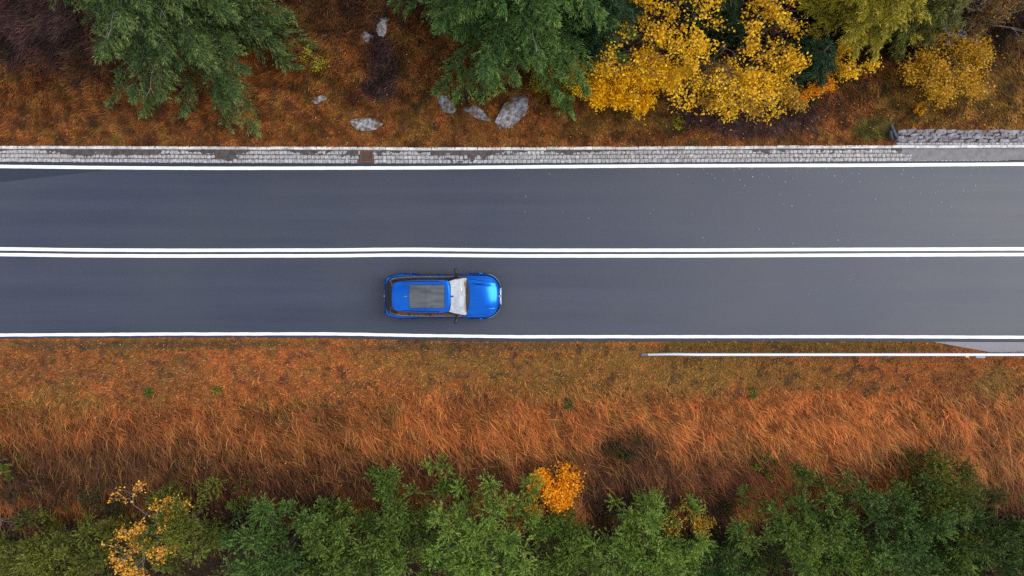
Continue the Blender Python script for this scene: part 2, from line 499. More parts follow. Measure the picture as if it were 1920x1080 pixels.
# ------------------------------------------------------------------ road and its painted lines
def strip(name, fa, fb, z, mat, parent=None, x0=-120, x1=120, step=0.4, za=None, nv=2, wob=0.0, seed=1):
    xs = np.arange(x0, x1 + 1e-6, step)
    a, b = fa(xs), fb(xs)
    if wob:
        a = a + (fbm(xs * 3, xs * 0, seed) - 0.5) * wob; b = b + (fbm(xs * 3, xs * 0 + 9, seed) - 0.5) * wob
    v = np.linspace(0, 1, nv)
    Yp = a[:, None] * (1 - v) + b[:, None] * v
    Pt = np.stack([np.repeat(xs[:, None], nv, 1), Yp, np.full_like(Yp, z)], 2)
    return mesh_obj(name, grid_mesh(name, Pt, smooth=False), mat, parent)

road = strip('road', lambda x: R_BOT(x) - 0.01, lambda x: G_LOW(x) + 0.0, 0.0, M['asphalt'], nv=2, wob=0.03, step=0.25)
tag(road, kind='structure')
HW = 0.072
strip('edge_line', lambda x: L_TOP(x) - HW, lambda x: L_TOP(x) + HW, 0.004, M['paint_line'], road, wob=0.012, step=0.15, seed=3)
strip('edge_line', lambda x: L_BOT(x) - HW * .9, lambda x: L_BOT(x) + HW * .9, 0.004, M['paint_worn'], road, wob=0.02, step=0.15, seed=5)
strip('centre_line', lambda x: L_CEN(x) - HW, lambda x: L_CEN(x) + HW, 0.004, M['paint_line'], road, wob=0.010, step=0.15, seed=7)
strip('centre_line', lambda x: L_CEN(x) - 0.25 - HW, lambda x: L_CEN(x) - 0.25 + HW, 0.004, M['paint_line'], road, wob=0.010, step=0.15, seed=8)
# darker wedge of older asphalt at the far left of the upper lane, and the dark seams outside the edge lines
strip('asphalt_seam', lambda x: L_TOP(x) - 0.10 - 0.62 * np.clip((-17.6 - x) / 5.0, 0, 1.6), lambda x: L_TOP(x) - 0.09, 0.002, M['asphalt_dark'], road, x0=-40, x1=-17.6, step=0.2)
strip('asphalt_seam', lambda x: L_TOP(x) + 0.086, lambda x: G_LOW(x) - 0.004, 0.002, M['asphalt_dark'], road, step=0.3)
strip('asphalt_seam', lambda x: R_BOT(x) - 0.008, lambda x: L_BOT(x) - 0.08, 0.002, M['asphalt_dark'], road, step=0.3, wob=0.01)
# concrete apron at the right under the end of the guardrail
a0 = (1745 - 960) / PPM
ap = strip('pavement', lambda x: R_BOT(x) - 0.46 * np.clip((x - a0) / 2.6, 0, 1), lambda x: R_BOT(x) - 0.014, 0.012, M['concrete'], x0=a0, x1=60, step=0.2)
tag(ap, kind='structure')

# ------------------------------------------------------------------ gutter of stone setts, kerb, drain
gut = strip('gutter', lambda x: G_LOW(x) - 0.002, lambda x: G_TOP(x) + 0.06, -0.012, M['dirt'], step=0.3)
tag(gut, kind='structure')
def sett_variant(i, sx, sy, h=0.07, rough=0.012):
    rr = random.Random(100 + i)
    bm = bmesh.new()
    box_bm(bm, (0, 0, 0), (sx, sy, h), 0.018)
    for v in bm.verts:
        v.co += Vector((rr.uniform(-rough, rough), rr.uniform(-rough, rough), rr.uniform(-.3, .3) * rough))
    return bm_mesh('sett', bm)
sv = [sett_variant(i, 0.178, 0.158) for i in range(6)] + [sett_variant(10 + i, 0.085, 0.158) for i in range(3)]
for s_ in sv: s_.materials.append(M['sett'])
rs = random.Random(5)
spots = []
for row in range(3):
    x = -26.0 + row * 0.07
    while x < 21.5:
        small = rs.random() < 0.10
        w = 0.092 if small else 0.187
        spots.append((x + w / 2, row, small)); x += w
def gutter_y(x, v): return float(G_LOW(x) * (1 - v) + G_TOP(x) * v)
DRAIN_X = (687.5 - 960) / PPM
spots = [s_ for s_ in spots if abs(s_[0] - DRAIN_X) > 0.36 or s_[1] == 9]
def dirt_h(x, v):
    """height of soil lying on the setts; v 0 = road side, 1 = kerb"""
    n = fbm(x * 0.8, v * 1.5, 41); n2 = fbm(x * 4, v * 3, 43)
    n3 = fbm(x * 11, v * 7, 45, 2)
    h = -0.105 + 0.15 * v ** 1.3 + (n - 0.5) * 0.20 + (n2 - 0.5) * 0.10 + (n3 - 0.5) * 0.06
    for cx, wd, amt in ((-12.7, .9, .09), (-15.2, .9, .05), (-19, 2.5, .035), (-17.0, .6, .04), (14.2, .7, .06), (-2.0, 1.6, .055), (-4, 1.4, .03), (8.5, 4.0, -.06)):
        h = h + amt * np.exp(-((x - cx) / wd) ** 2)
    h = h + 0.24 * sstep(16.0, 18.8, x)
    return np.minimum(h, 0.034)
vis = [s_ for s_ in spots if -22.4 < s_[0] < 17.5]
vis.sort(key=lambda s_: abs(s_[0] - 1.0) + (0 if s_[1] < 2 else 6))
keep = set(id(s_) for s_ in vis[:300])
rest_v, rest_f = [], []
for s_ in spots:
    x, row, small = s_
    v = (row + 0.5) / 3
    me = sv[6 + rs.randrange(3)] if small else sv[rs.randrange(6)]
    loc = Vector((x, gutter_y(x, v) + rs.uniform(-.006, .006), -0.012 + rs.uniform(-.006, .008)))
    rz = rs.uniform(-.05, .05)
    if id(s_) in keep:
        o = bpy.data.objects.new('sett', me); o.location = loc; o.rotation_euler = (rs.uniform(-.03, .03), rs.uniform(-.03, .03), rz)
        link(o, gut)
    else:
        co = np.array([vv.co[:] for vv in me.vertices]); cz, sz = math.cos(rz), math.sin(rz)
        co = np.stack([co[:, 0] * cz - co[:, 1] * sz + loc.x, co[:, 0] * sz + co[:, 1] * cz + loc.y, co[:, 2] + loc.z], 1)
        off = sum(len(q) for q in rest_v)
        rest_v.append(co); rest_f += [[i + off for i in p.vertices] for p in me.polygons]
flat = [i for f in rest_f for i in f]
me = fast_mesh('sett_rows', np.concatenate(rest_v), flat, [len(f) for f in rest_f])
tag(mesh_obj('sett_rows', me, M['sett'], gut), kind='stuff')
# soil washed over the setts
xs = np.arange(-27, 26, 0.05); vv = np.linspace(-0.02, 1.0, 13)
XX, VV = np.meshgrid(xs, vv, indexing='ij')
ly, ty = G_LOW(xs)[:, None], G_TOP(xs)[:, None]
YY = ly * (1 - VV) + ty * VV
sel = np.abs(XX - DRAIN_X) < 0.36
ZZ = np.where(sel, -0.06, dirt_h(XX, VV))
me = grid_mesh('gutter_soil', np.stack([XX, YY, ZZ], 2))
me.materials.append(M['dirt']); me.materials.append(M['silt'])
nvv = len(vv) - 1
mi = np.repeat((xs[:-1] > 17.0 + 0.0).astype(np.int32), nvv)
me.polygons.foreach_set('material_index', mi)
tag(mesh_obj('gutter_soil', me, None, gut), kind='stuff')

kerb = strip('kerb', lambda x: G_TOP(x) + 0.02, lambda x: G_TOP(x) + 0.16, -0.04, M['dirt'], step=0.5)
tag(kerb, kind='structure')
x = -27.0; i = 0
kv = []
for k in range(5):
    rr = random.Random(k); bm = bmesh.new(); box_bm(bm, (0, 0, 0), (0.985, 0.125, 0.24), 0.012)
    for v in bm.verts: v.co += Vector((rr.uniform(-.006, .006), rr.uniform(-.007, .007), rr.uniform(-.004, .004)))
    m_ = bm_mesh('kerb_stone', bm); m_.materials.append(M['kerb']); kv.append(m_)
while x < 27:
    o = bpy.data.objects.new('kerb_stone', kv[rs.randrange(5)])
    sl = float(G_TOP(x + 0.5) - G_TOP(x - 0.5))
    o.location = (x, float(G_TOP(x)) + 0.075 + rs.uniform(-.008, .008), 0.0 + rs.uniform(-.01, .01))
    o.rotation_euler = (rs.uniform(-.04, .02), 0, math.atan(sl) + rs.uniform(-.006, .006))
    link(o, kerb); x += 1.0

dr = empty('drain_grate', (DRAIN_X, gutter_y(DRAIN_X, 0.5), 0.0))
tag(dr, 'rusty square iron drain grate set into the stone gutter', 'drain grate')
bm = bmesh.new()
W_, H_ = 0.56, 0.50
for c_, s_ in (((0, H_ / 2 - .03, 0), (W_, .06, .05)), ((0, -H_ / 2 + .03, 0), (W_, .06, .05)), ((-W_ / 2 + .03, 0, 0.002), (.06, H_ - .12, .05)), ((W_ / 2 - .03, 0, 0.002), (.06, H_ - .12, .05))):
    box_bm(bm, c_, s_, 0.006)
mesh_obj('frame', bm_mesh('frame', bm), M['rust'], dr)
for k in range(5):
    box_obj('bar', (-0.17 + k * 0.085, 0, 0.0), (0.024, H_ - .12, 0.03), M['rust'], dr, 0.005)
box_obj('pit_shade_plate', (0, 0, -0.022), (W_ - .1, H_ - .1, 0.004), M['pit_shade'], dr, 0)  # near-black plate; the darkness below the bars is painted into it

# ------------------------------------------------------------------ rubble wall wing at the right of the upper kerb
def rock_mesh(name, seed, dims, rough=0.16, sub=3, cuts=9, mat=None):
    rr = random.Random(seed)
    bm = bmesh.new()
    bmesh.ops.create_icosphere(bm, subdivisions=sub, radius=1.0)
    planes = []
    for _ in range(cuts):
        n = Vector((rr.gauss(0, 1), rr.gauss(0, 1), rr.gauss(0, .8))).normalized(); planes.append((n, rr.uniform(0.42, 0.80)))
    for v in bm.verts:
        for n, d in planes:
            k = v.co.dot(n)
            if k > d: v.co -= n * (k - d) * 0.97
        q = v.co
        nn = float(fbm(np.array(q.x * 2.3 + seed), np.array(q.y * 2.3 + q.z * 1.7), seed, 4)) - 0.5
        n3 = float(fbm(np.array(q.x * 7 + seed), np.array(q.y * 7 + q.z * 5), seed + 2, 3)) - 0.5
        v.co = q * (1 + nn * rough * 2.6 + n3 * rough * .9)
    for v in bm.verts: v.co = Vector((v.co.x * dims[0], v.co.y * dims[1], v.co.z * dims[2]))
    me = bm_mesh(name, bm)
    if mat: me.materials.append(mat)
    return me

wx0 = (1688 - 960) / 43.6
wy = float(G_TOP(18)) + 0.16
wall = empty('stone_wall', (wx0, wy, 0.06))
tag(wall, 'low sloping wing wall of grey rubble stones behind the kerb', 'stone wall')
WL = 24.5 - wx0
bm = bmesh.new()
v_ = [bm.verts.new(q) for q in ((-.05, .10, -.25), (WL, .10, -.25), (WL, .10, .02), (-.05, .10, .02), (-.05, .62, .19), (WL, .62, .19), (WL, .62, -.25), (-.05, .62, -.25))]
for f in ((0, 1, 2, 3), (3, 2, 5, 4), (4, 5, 6, 7), (0, 3, 4, 7), (1, 6, 5, 2)): bm.faces.new([v_[i] for i in f])
mesh_obj('core', bm_mesh('core', bm), M['dirt'], wall)
stv = []
for k in range(9):
    rr = random.Random(300 + k); bm = bmesh.new(); box_bm(bm, (0, 0, 0), (1, 1, 1), 0.13)
    for v in bm.verts: v.co += Vector((rr.uniform(-.13, .13), rr.uniform(-.15, .15), rr.uniform(-.10, .10)))
    m_ = bm_mesh('stone', bm); m_.materials.append(M['wall_stone']); stv.append(m_)
rs = random.Random(11)
for row in range(4):
    x = rs.uniform(-.05, .1)
    while x < WL:
        L_ = rs.uniform(0.26, 0.62)
        o = bpy.data.objects.new('stone', stv[rs.randrange(9)])
        v = (row + .5) / 4
        o.location = (x + L_ / 2, 0.12 + 0.50 * v + rs.uniform(-.02, .02), 0.02 + 0.17 * v + rs.uniform(-.015, .02))
        o.scale = (L_ * rs.uniform(.85, 1.0), 0.125 * rs.uniform(.8, 1.25), 0.13)
        o.rotation_euler = (rs.uniform(.05, .55), rs.uniform(-.12, .12), rs.uniform(-.12, .34))
        link(o, wall); x += L_
x = 0.02
while x < WL:
    o = bpy.data.objects.new('coping_sett', sv[rs.randrange(6)]); o.location = (x + .09, 0.045, 0.02 + rs.uniform(-.01, .01)); o.scale = (1, 0.62, 1)
    o.rotation_euler = (0, 0, rs.uniform(-.06, .06)); link(o, wall); x += 0.187
for k, (dx, dy, rz, L_) in enumerate(((-.22, .62, -1.15, .55), (-.30, .38, -1.3, .4), (-.14, .44, -1.1, .5))):
    o = box_obj('end_slab', (0, 0, 0), (L_, .10, .26), M['slab_dark'], wall, 0.02)
    o.location = (dx, dy, .15); o.rotation_euler = (.15, .1, rz)

# ------------------------------------------------------------------ boulders in the upper bank
ROCKS = []
def boulder(px, py, dims, rz, seed, label, mat='rock', dz=-.03, tilt=(0, 0)):
    a = at(px, py)
    me = rock_mesh('boulder', seed, dims, 0.24, 4, 13, M[mat])
    o = mesh_obj('boulder', me, None)
    o.location = (a.x, a.y, a.z + dz); o.rotation_euler = (tilt[0], tilt[1], rz)
    ROCKS.append((a.x, a.y, dims[0] * .62, dims[1] * .62, rz))
    return tag(o, label, 'boulder', 'boulders in the upper bank')
boulder(602, 186, (.40, .30, .26), .4, 1, 'smallest pale rock, alone in the grass right of the left spruce', 'rock_pale')
boulder(686, 230, (.72, .46, .32), -.2, 22, 'pale mottled boulder in rusty grass above the drain grate', 'rock_pale')
boulder(688, 68, (.28, .40, .3), .7, 3, 'small grey rock leaning beside a mossy one near the top edge', 'rock')
boulder(717, 50, (.55, .36, .32), .9, 4, 'cream and mossy rock in the gap between the two spruces', 'rock_pale')
boulder(962, 206, (1.6, .60, .55), .95, 5, 'largest grey rock slab jutting out under the right spruce', 'rock', tilt=(.1, -.15))
boulder(890, 212, (1.15, .42, .42), -.3, 6, 'long flat grey rock between two taller ones under the spruce', 'rock')
boulder(836, 193, (.80, .42, .46), -.95, 7, 'grey rock at the left end of the outcrop under the spruce', 'rock')

# ------------------------------------------------------------------ guardrail
gy0 = -2.84
gr = empty('guardrail', (5.75, gy0, -0.06))
tag(gr, 'long pale steel guardrail with posts along the lower verge', 'guardrail')
prof = [(-.045, -.155), (-.04, -.12), (.04, -.095), (.04, -.06), (-.035, -.03), (-.035, .03), (.04, .06), (.04, .095), (-.04, .12), (-.045, .155)]
xs = np.concatenate([np.linspace(0.15, 2.2, 8), np.arange(2.5, 34, 0.5)])
def rail_z(x): return 0.62 - 0.46 * (1 - sstep(0.0, 2.3, x))
def rail_y(x): return -0.05 * (1 - sstep(0.0, 1.4, x))
th = 0.006
ring = prof + [(a - .008 if a > 0 else a - .006, b) for a, b in reversed(prof)]
Pt = np.zeros((len(xs), len(ring) + 1, 3))
for i, xx in enumerate(xs):
    for j, (a, b) in enumerate(ring + ring[:1]):
        k = 0.35 + 0.65 * float(sstep(0.0, 0.8, xx))
        Pt[i, j] = (xx, rail_y(xx) + a, rail_z(xx) + b * k)
mesh_obj('beam', grid_mesh('beam', Pt, smooth=False), M['galv'], gr)
Pc = np.zeros((len(xs), 5, 3))
for i, xx in enumerate(xs):
    k = 0.35 + 0.65 * float(sstep(0.0, 0.8, xx)); hw_ = .016 + .038 * float(sstep(0.0, 2.0, xx)); zt_ = rail_z(xx) + .155 * k + .006
    for j, (dy_, dz_) in enumerate(((-hw_, -.02), (-hw_, 0), (0, .004), (hw_, 0), (hw_, -.02))): Pc[i, j] = (xx, rail_y(xx) + dy_, zt_ + dz_)
mesh_obj('cap_strip', grid_mesh('cap_strip', Pc, smooth=False), M['galv'], gr)
bm = bmesh.new()
box_bm(bm, (0, 0, 0), (0.30, 0.12, 0.12), 0.04)
o = mesh_obj('end_terminal', bm_mesh('end_terminal', bm), M['post'], gr); o.location = (0.0, -0.06, 0.13); o.rotation_euler = (0, -.2, .1)
k = 0
while True:
    xx = (1313 + k * 88 - 960) / 44.0 - 5.75
    if xx > 33: break
    bm = bmesh.new()
    hz = rail_z(xx) + .12
    box_bm(bm, (0, -.115, hz / 2 - .15), (0.10, .008, hz + .3), 0.001); box_bm(bm, (-.046, -.085, hz / 2 - .15), (.008, .052, hz + .3), 0.001); box_bm(bm, (.046, -.085, hz / 2 - .15), (.008, .052, hz + .3), 0.001)
    po = mesh_obj('post', bm_mesh('post', bm), M['post'], gr); po.location = (xx, 0, 0)
    box_obj('bolt', (xx, .05, rail_z(xx)), (.03, .014, .03), M['post'], gr, 0.004)
    k += 1
t = NT('reflector'); M['amber'] = t.pbr((0.55, 0.28, 0.08), 0.3)
box_obj('reflector', ((1813 - 960) / 44 - 5.75, -.085, .74), (.16, .06, .09), M['amber'], gr, 0.01)
box_obj('sign_bracket', ((1838 - 960) / 44 - 5.75, -.10, .72), (.42, .09, .10), M['post'], gr, 0.01)

# ------------------------------------------------------------------ the car
def cs(xs, ys):
    """smooth interpolation (monotone cubic)"""
    xs = np.array(xs, float); ys = np.array(ys, float)
    h = np.diff(xs); d = np.diff(ys) / h
    m = np.zeros_like(xs); m[0] = d[0]; m[-1] = d[-1]
    for i in range(1, len(xs) - 1):
        m[i] = 0 if d[i - 1] * d[i] <= 0 else 2 * d[i - 1] * d[i] / (d[i - 1] + d[i])
    def f(x):
        x = np.clip(np.asarray(x, float), xs[0], xs[-1])
        i = np.clip(np.searchsorted(xs, x) - 1, 0, len(xs) - 2)
        t_ = (x - xs[i]) / h[i]
        return (ys[i] * (2 * t_**3 - 3 * t_**2 + 1) + h[i] * m[i] * (t_**3 - 2 * t_**2 + t_) + ys[i + 1] * (-2 * t_**3 + 3 * t_**2) + h[i] * m[i + 1] * (t_**3 - t_**2))
    return f

def m_car(name, base, metal, rough, coat=1.0, spec=0.5):
    t = NT(name)
    fl = t.noise(900, 1, 0.5, t.objc())
    c = t.mix(tuple(base), tuple(min(1, b * 1.35 + .004) for b in base), fl)
    return t.pbr(c, rough, spec, metal=metal, coat=coat, crough=0.10)
M['car_blue'] = m_car('car_blue_paint', (0.000, 0.088, 0.42), 0.92, 0.24, coat=0.2)
t = NT('car_black'); M['car_black'] = t.pbr((0.012, 0.012, 0.014), 0.25, 0.5, coat=0.6)
t = NT('car_plastic'); M['car_plastic'] = t.pbr((0.02, 0.02, 0.023), 0.6, 0.4)
t = NT('chrome'); M['chrome'] = t.pbr((0.75, 0.76, 0.80), 0.15, metal=1.0)
t = NT('tyre'); M['tyre'] = t.pbr((0.018, 0.018, 0.019), 0.8, 0.3, bump=t.noise(60, 3, 0.6, t.objc()), bstr=0.2)
t = NT('rim'); M['rim'] = t.pbr((0.40, 0.41, 0.43), 0.28, metal=1.0)
t = NT('seam'); M['seam'] = t.pbr((0.004, 0.006, 0.02), 0.7, 0.2)
def m_glass(name, refl, base, rough=0.02, graze=1.0):
    t = NT(name)
    d = t.new('ShaderNodeBsdfPrincipled'); d.inputs['Base Color'].default_value = (*base, 1); d.inputs['Roughness'].default_value = 0.35
    g = t.new('ShaderNodeBsdfGlossy'); g.inputs['Roughness'].default_value = rough; g.inputs['Color'].default_value = (0.95, 0.97, 1.0, 1)
    lw = t.new('ShaderNodeFresnel'); lw.inputs['IOR'].default_value = 1.5
    mr = t.new('ShaderNodeMapRange'); mr.inputs['From Min'].default_value = 0.04; mr.inputs['To Min'].default_value = refl; mr.inputs['To Max'].default_value = graze
    t.l.new(lw.outputs[0], mr.inputs['Value'])
    mx = t.new('ShaderNodeMixShader'); t.l.new(mr.outputs[0], mx.inputs[0])
    t.l.new(d.outputs[0], mx.inputs[1]); t.l.new(g.outputs[0], mx.inputs[2]); t.l.new(mx.outputs[0], t.out.inputs['Surface'])
    return t.m
M['windscreen'] = m_glass('windscreen_glass', 0.36, (0.14, 0.14, 0.15))
M['side_glass'] = m_glass('tinted_glass', 0.045, (0.008, 0.008, 0.010), graze=.45)
M['roof_glass'] = m_glass('roof_glass', 0.09, (0.013, 0.014, 0.019))
t = NT('lamp_lens'); M['lens'] = t.pbr((0.55, 0.58, 0.68), 0.08, 0.6, metal=0.35, coat=1.0)
t = NT('tail_lens'); M['tail'] = t.pbr((0.16, 0.01, 0.012), 0.12, 0.6, coat=1.0)
t = NT('plate_white'); M['white'] = t.pbr((0.8, 0.8, 0.8), 0.4)
t = NT('badge_blue'); M['badge_blue'] = t.pbr((0.03, 0.18, 0.5), 0.25, coat=1.0)

CAR_X, CAR_Y = -2.967, -0.345
car = empty('parked_car', (CAR_X, CAR_Y, 0.0))
car.name = 'blue_car'
tag(car, 'bright blue sport utility car with grey glass sunroof driving on the road', 'car')

cw = cs([-2.48, -2.45, -2.38, -2.26, -2.05, -1.7, -1.3, -0.6, 0.3, 0.9, 1.35, 1.75, 2.0, 2.17, 2.30, 2.39, 2.45, 2.48],
        [.56, .68, .795, .875, .94, .985, .985, .962, .957, .966, .985, .980, .938, .868, .757, .635, .50, .38])
czs = cs([-2.48, -2.43, -2.36, -2.2, -1.5, 0, 1.0, 1.6, 2.0, 2.3, 2.48], [.62, .80, .95, 1.02, 1.05, 1.02, 1.0, .97, .92, .84, .74])
czc = cs([-2.48, -2.43, -2.36, -2.2, -1.5, 0, 1.0, 1.4, 1.8, 2.1, 2.3, 2.42, 2.48], [.66, .86, 1.02, 1.09, 1.12, 1.14, 1.14, 1.12, 1.085, 1.04, .985, .90, .80])
def arch(x):
    z = 0.0
    for xw in (-1.47, 1.51):
        d2 = 0.42 ** 2 - (x - xw) ** 2
        if d2 > 0: z = max(z, 0.36 + math.sqrt(d2))
    return z
NS = 14
def side_pt(x, k, out=0.0):
    """k 0..1 from sill to shoulder -> (y, z) on the +y side"""
    w = float(cw(x)); zs = float(czs(x))
    ks = [0, .18, .4, .6, .8, .93, 1.0]
    ww = [.93, .975, 1.0, .990, .970, .948, .915]
    zz = [.24, .36, .50, .62, .78, .90, 1.0]
    y = np.interp(k, ks, ww) * w
    z = np.interp(k, ks, zz); z = .24 + (z - .24) * (zs - .24) / .76
    z = max(z, arch(x))
    endl = max(0, (abs(x) - 2.2) / .28)
    z = max(z, .24 + .08 * endl)
    return y + out, z
def top_z(x, y):
    w = cw(x) * .915; zs = czs(x); zc = czc(x)
    u = np.clip(np.abs(y) / w, 0, 1)
    return zs + (zc - zs) * (1 - u ** 2.4)
stx = np.concatenate([np.linspace(-2.48, -2.2, 12), np.linspace(-2.17, 2.1, 130), np.linspace(2.12, 2.48, 16)])
NT_ = 18
Pt = np.zeros((len(stx), 2 * NS + 2 * NT_ - 1 + 0, 3))
for i, x in enumerate(stx):
    left = [(-side_pt(x, k)[0], side_pt(x, k)[1]) for k in np.linspace(0, 1, NS)]
    w = float(cw(x)) * .915
    ysx = np.linspace(-w, w, 2 * NT_ + 1)[1:-1]
    tops = [(yy, float(top_z(x, yy))) for yy in ysx]
    right = [(-a, b) for a, b in reversed(left)]
    pr = left + tops + right
    Pt[i, :, 0] = x
    Pt[i, :, 1:] = np.array(pr)
nu, nv = Pt.shape[:2]
i, j = np.meshgrid(np.arange(nu - 1), np.arange(nv - 1), indexing='ij')
a = (i * nv + j).ravel(); b = ((i + 1) * nv + j).ravel(); c_ = ((i + 1) * nv + j + 1).ravel(); d = (i * nv + j + 1).ravel()
quads = np.stack([a, d, c_, b], 1)[:, ::-1]
idx = np.concatenate([quads.ravel(), np.arange(nv), np.arange((nu - 1) * nv, nu * nv)[::-1], ])
under = []
for q in range(nu - 1):
    under += [q * nv, q * nv + nv - 1, (q + 1) * nv + nv - 1, (q + 1) * nv]
idx = np.concatenate([idx, under])
tot = [4] * len(quads) + [nv, nv] + [4] * (nu - 1)
me = fast_mesh('body', Pt.reshape(-1, 3), idx, tot, None, True)
me.polygons.foreach_set('use_smooth', np.array([True] * len(quads) + [False] * (2 + nu - 1)))
body = mesh_obj('body', me, M['car_blue'], car)

def side_patch(name, x0, x1, k0, k1, sgn, off, mat, parent, n=24, m=8, shrink=0.0):
    Pp = np.zeros((n, m, 3))
    for i, x in enumerate(np.linspace(x0, x1, n)):
        for j, k in enumerate(np.linspace(k0, k1, m)):
            y, z = side_pt(x, k, off)
            Pp[i, j] = (x, sgn * y, z)
    return mesh_obj(name, grid_mesh(name, Pp, smooth=True, flip=sgn > 0), mat, parent)

for s in (1, -1):
    for x0, x1 in ((-0.42, 0.86), (-1.34, -0.44)):
        dso = side_patch('door', x0, x1, .10, .97, s, .006, M['car_blue'], car)
        bm = bmesh.new()
        box_bm(bm, (0, 0, 0), (0.20, 0.026, 0.03), 0.010)
        ho = mesh_obj('handle', bm_mesh('handle', bm), M['car_blue'], dso)
        hx = x0 + 0.30 if x0 > -1 else x0 + 0.22
        y, z = side_pt(hx, .86, .022)
        ho.location = (hx, s * y, z)
    side_patch('sill', -1.02, 1.05, 0.0, .10, s, .012, M['car_plastic'], car)
    for xw in (-1.47, 1.51):
        # wheel arch lip
        an = np.linspace(math.pi * .02, math.pi * .98, 20)
        Pp = np.zeros((20, 2, 3))
        for i, aa in enumerate(an):
            for j, rr_ in enumerate((.41, .455)):
                x = xw + math.cos(aa) * rr_; z = .36 + math.sin(aa) * rr_
                Pp[i, j] = (x, s * (float(cw(x)) + .006), z)
        mesh_obj('arch_trim', grid_mesh('arch_trim', Pp, flip=s < 0), M['car_blue'], car)
        wh = empty('wheel', (xw, s * .83, .37)); wh.parent = car
        # tyre by lathe about y
        pf = [(.25, -.12), (.31, -.14), (.355, -.13), (.37, -.09), (.372, 0), (.37, .09), (.355, .13), (.31, .14), (.25, .12)]
        seg = 32
        Pp = np.zeros((seg + 1, len(pf), 3))
        for i in range(seg + 1):
            an_ = i / seg * 2 * math.pi
            for j, (rr_, yy) in enumerate(pf): Pp[i, j] = (math.cos(an_) * rr_, yy, math.sin(an_) * rr_)
        mesh_obj('tyre', grid_mesh('tyre', Pp), M['tyre'], wh)
        bm = bmesh.new()
        for q in range(10):
            box_bm(bm, (.135, s * .095, 0), (.23, .03, .04), .008)
            bmesh.ops.rotate(bm, cent=(0, 0, 0), matrix=Matrix.Rotation(2 * math.pi / 10, 3, 'Y'), verts=bm.verts)
        r_ = bmesh.ops.create_cone(bm, cap_ends=True, segments=24, radius1=.06, radius2=.05, depth=.04, matrix=Matrix.Translation((0, s * .1, 0)) @ Matrix.Rotation(math.pi / 2, 4, 'X'))
        r_ = bmesh.ops.create_cone(bm, cap_ends=True, segments=32, radius1=.255, radius2=.255, depth=.02, matrix=Matrix.Translation((0, s * .02, 0)) @ Matrix.Rotation(math.pi / 2, 4, 'X'))
        mesh_obj('rim', bm_mesh('rim', bm), M['rim'], wh)

# bonnet with a raised power dome and creases
nx, ny = 40, 41
Pp = np.zeros((nx, ny, 3))
for i, u in enumerate(np.linspace(0, 1, nx)):
    for j, v in enumerate(np.linspace(-1, 1, ny)):
        xb = 1.20 - 0.13 * v * v; xf = 2.365 - 0.30 * abs(v) ** 2.6
        x = xb + (xf - xb) * u
        hw = .80 - .06 * u
        y = v * hw
        z = float(top_z(x, y)) + .010
        dome = .52 - .10 * u
        e = 1 - float(sstep(dome - .02, dome + .05, abs(y)))
        z += .030 * e * math.sin(math.pi * min(1, u * 1.1 + .08)) ** .6
        cr = math.exp(-((abs(y) - (.70 - .16 * u)) / .03) ** 2) * .016
        Pp[i, j] = (x, y, z + cr)
mesh_obj('bonnet', grid_mesh('bonnet', Pp), M['car_blue'], car)
# black shut line under the bonnet edge
Pp2 = Pp.copy(); Pp2[:, :, 1] *= 1.016; Pp2[:, :, 0] = 1.75 + (Pp2[:, :, 0] - 1.75) * 1.014; Pp2[:, :, 2] = [[float(top_z(q[0], q[1])) + .003 for q in row] for row in Pp2]
mesh_obj('bonnet_seam', grid_mesh('bonnet_seam', Pp2), M['seam'], car)
# black cowl between bonnet and windscreen
Pp = np.zeros((4, 31, 3))
for i, u in enumerate(np.linspace(0, 1, 4)):
    for j, v in enumerate(np.linspace(-1, 1, 31)):
        x = 1.04 + .17 * u - .13 * v * v
        y = v * (.80 + .01 * u); Pp[i, j] = (x, y, float(top_z(x, y)) + .012 - .006 * u)
cowl = mesh_obj('cowl', grid_mesh('cowl', Pp), M['car_plastic'], car)
for y0, y1 in ((.10, .72), (-.55, .02)):
    bm = bmesh.new()
    p0, p1 = Vector((1.13, y0, 1.175)), Vector((1.05, y1, 1.185))
    V, F = tubes([p0], [p1], [.012], [.008], 6)
    mesh_obj('wiper', fast_mesh('wiper', V, F, 4), M['car_plastic'], car)

# greenhouse: base ring at the belt, top ring at the roof edge
ZB = 1.09
def gh(u, h):
    """point on the +y half greenhouse; u: 0 front centre -> 1 rear centre (perimeter), h 0..1 belt to roof edge"""
    bx = [1.15, 1.13, 1.03, .55, -.4, -1.3, -2.06, -2.26, -2.345, -2.36]
    by = [0, .45, .82, .875, .885, .875, .79, .66, .36, 0]
    tx = [.45, .445, .36, .10, -.5, -1.2, -1.74, -1.90, -1.95, -1.96]
    ty = [0, .36, .635, .672, .68, .655, .60, .545, .30, 0]
    tz = [1.655, 1.65, 1.63, 1.665, 1.69, 1.68, 1.65, 1.635, 1.645, 1.65]
    uu = [0, .10, .20, .30, .45, .62, .78, .86, .93, 1.0]
    f = lambda a: float(cs(uu, a)(u))
    p = Vector((f(bx), f(by), ZB - .06 * (u < .15)))
    q = Vector((f(tx), f(ty), f(tz)))
    r = p.lerp(q, h)
    bulge = math.sin(math.pi * h) * .035
    n = Vector((0.8 if u < .2 else (-0.8 if u > .8 else 0), 1 if .15 < u < .9 else 0, .5)).normalized()
    return r + n * bulge
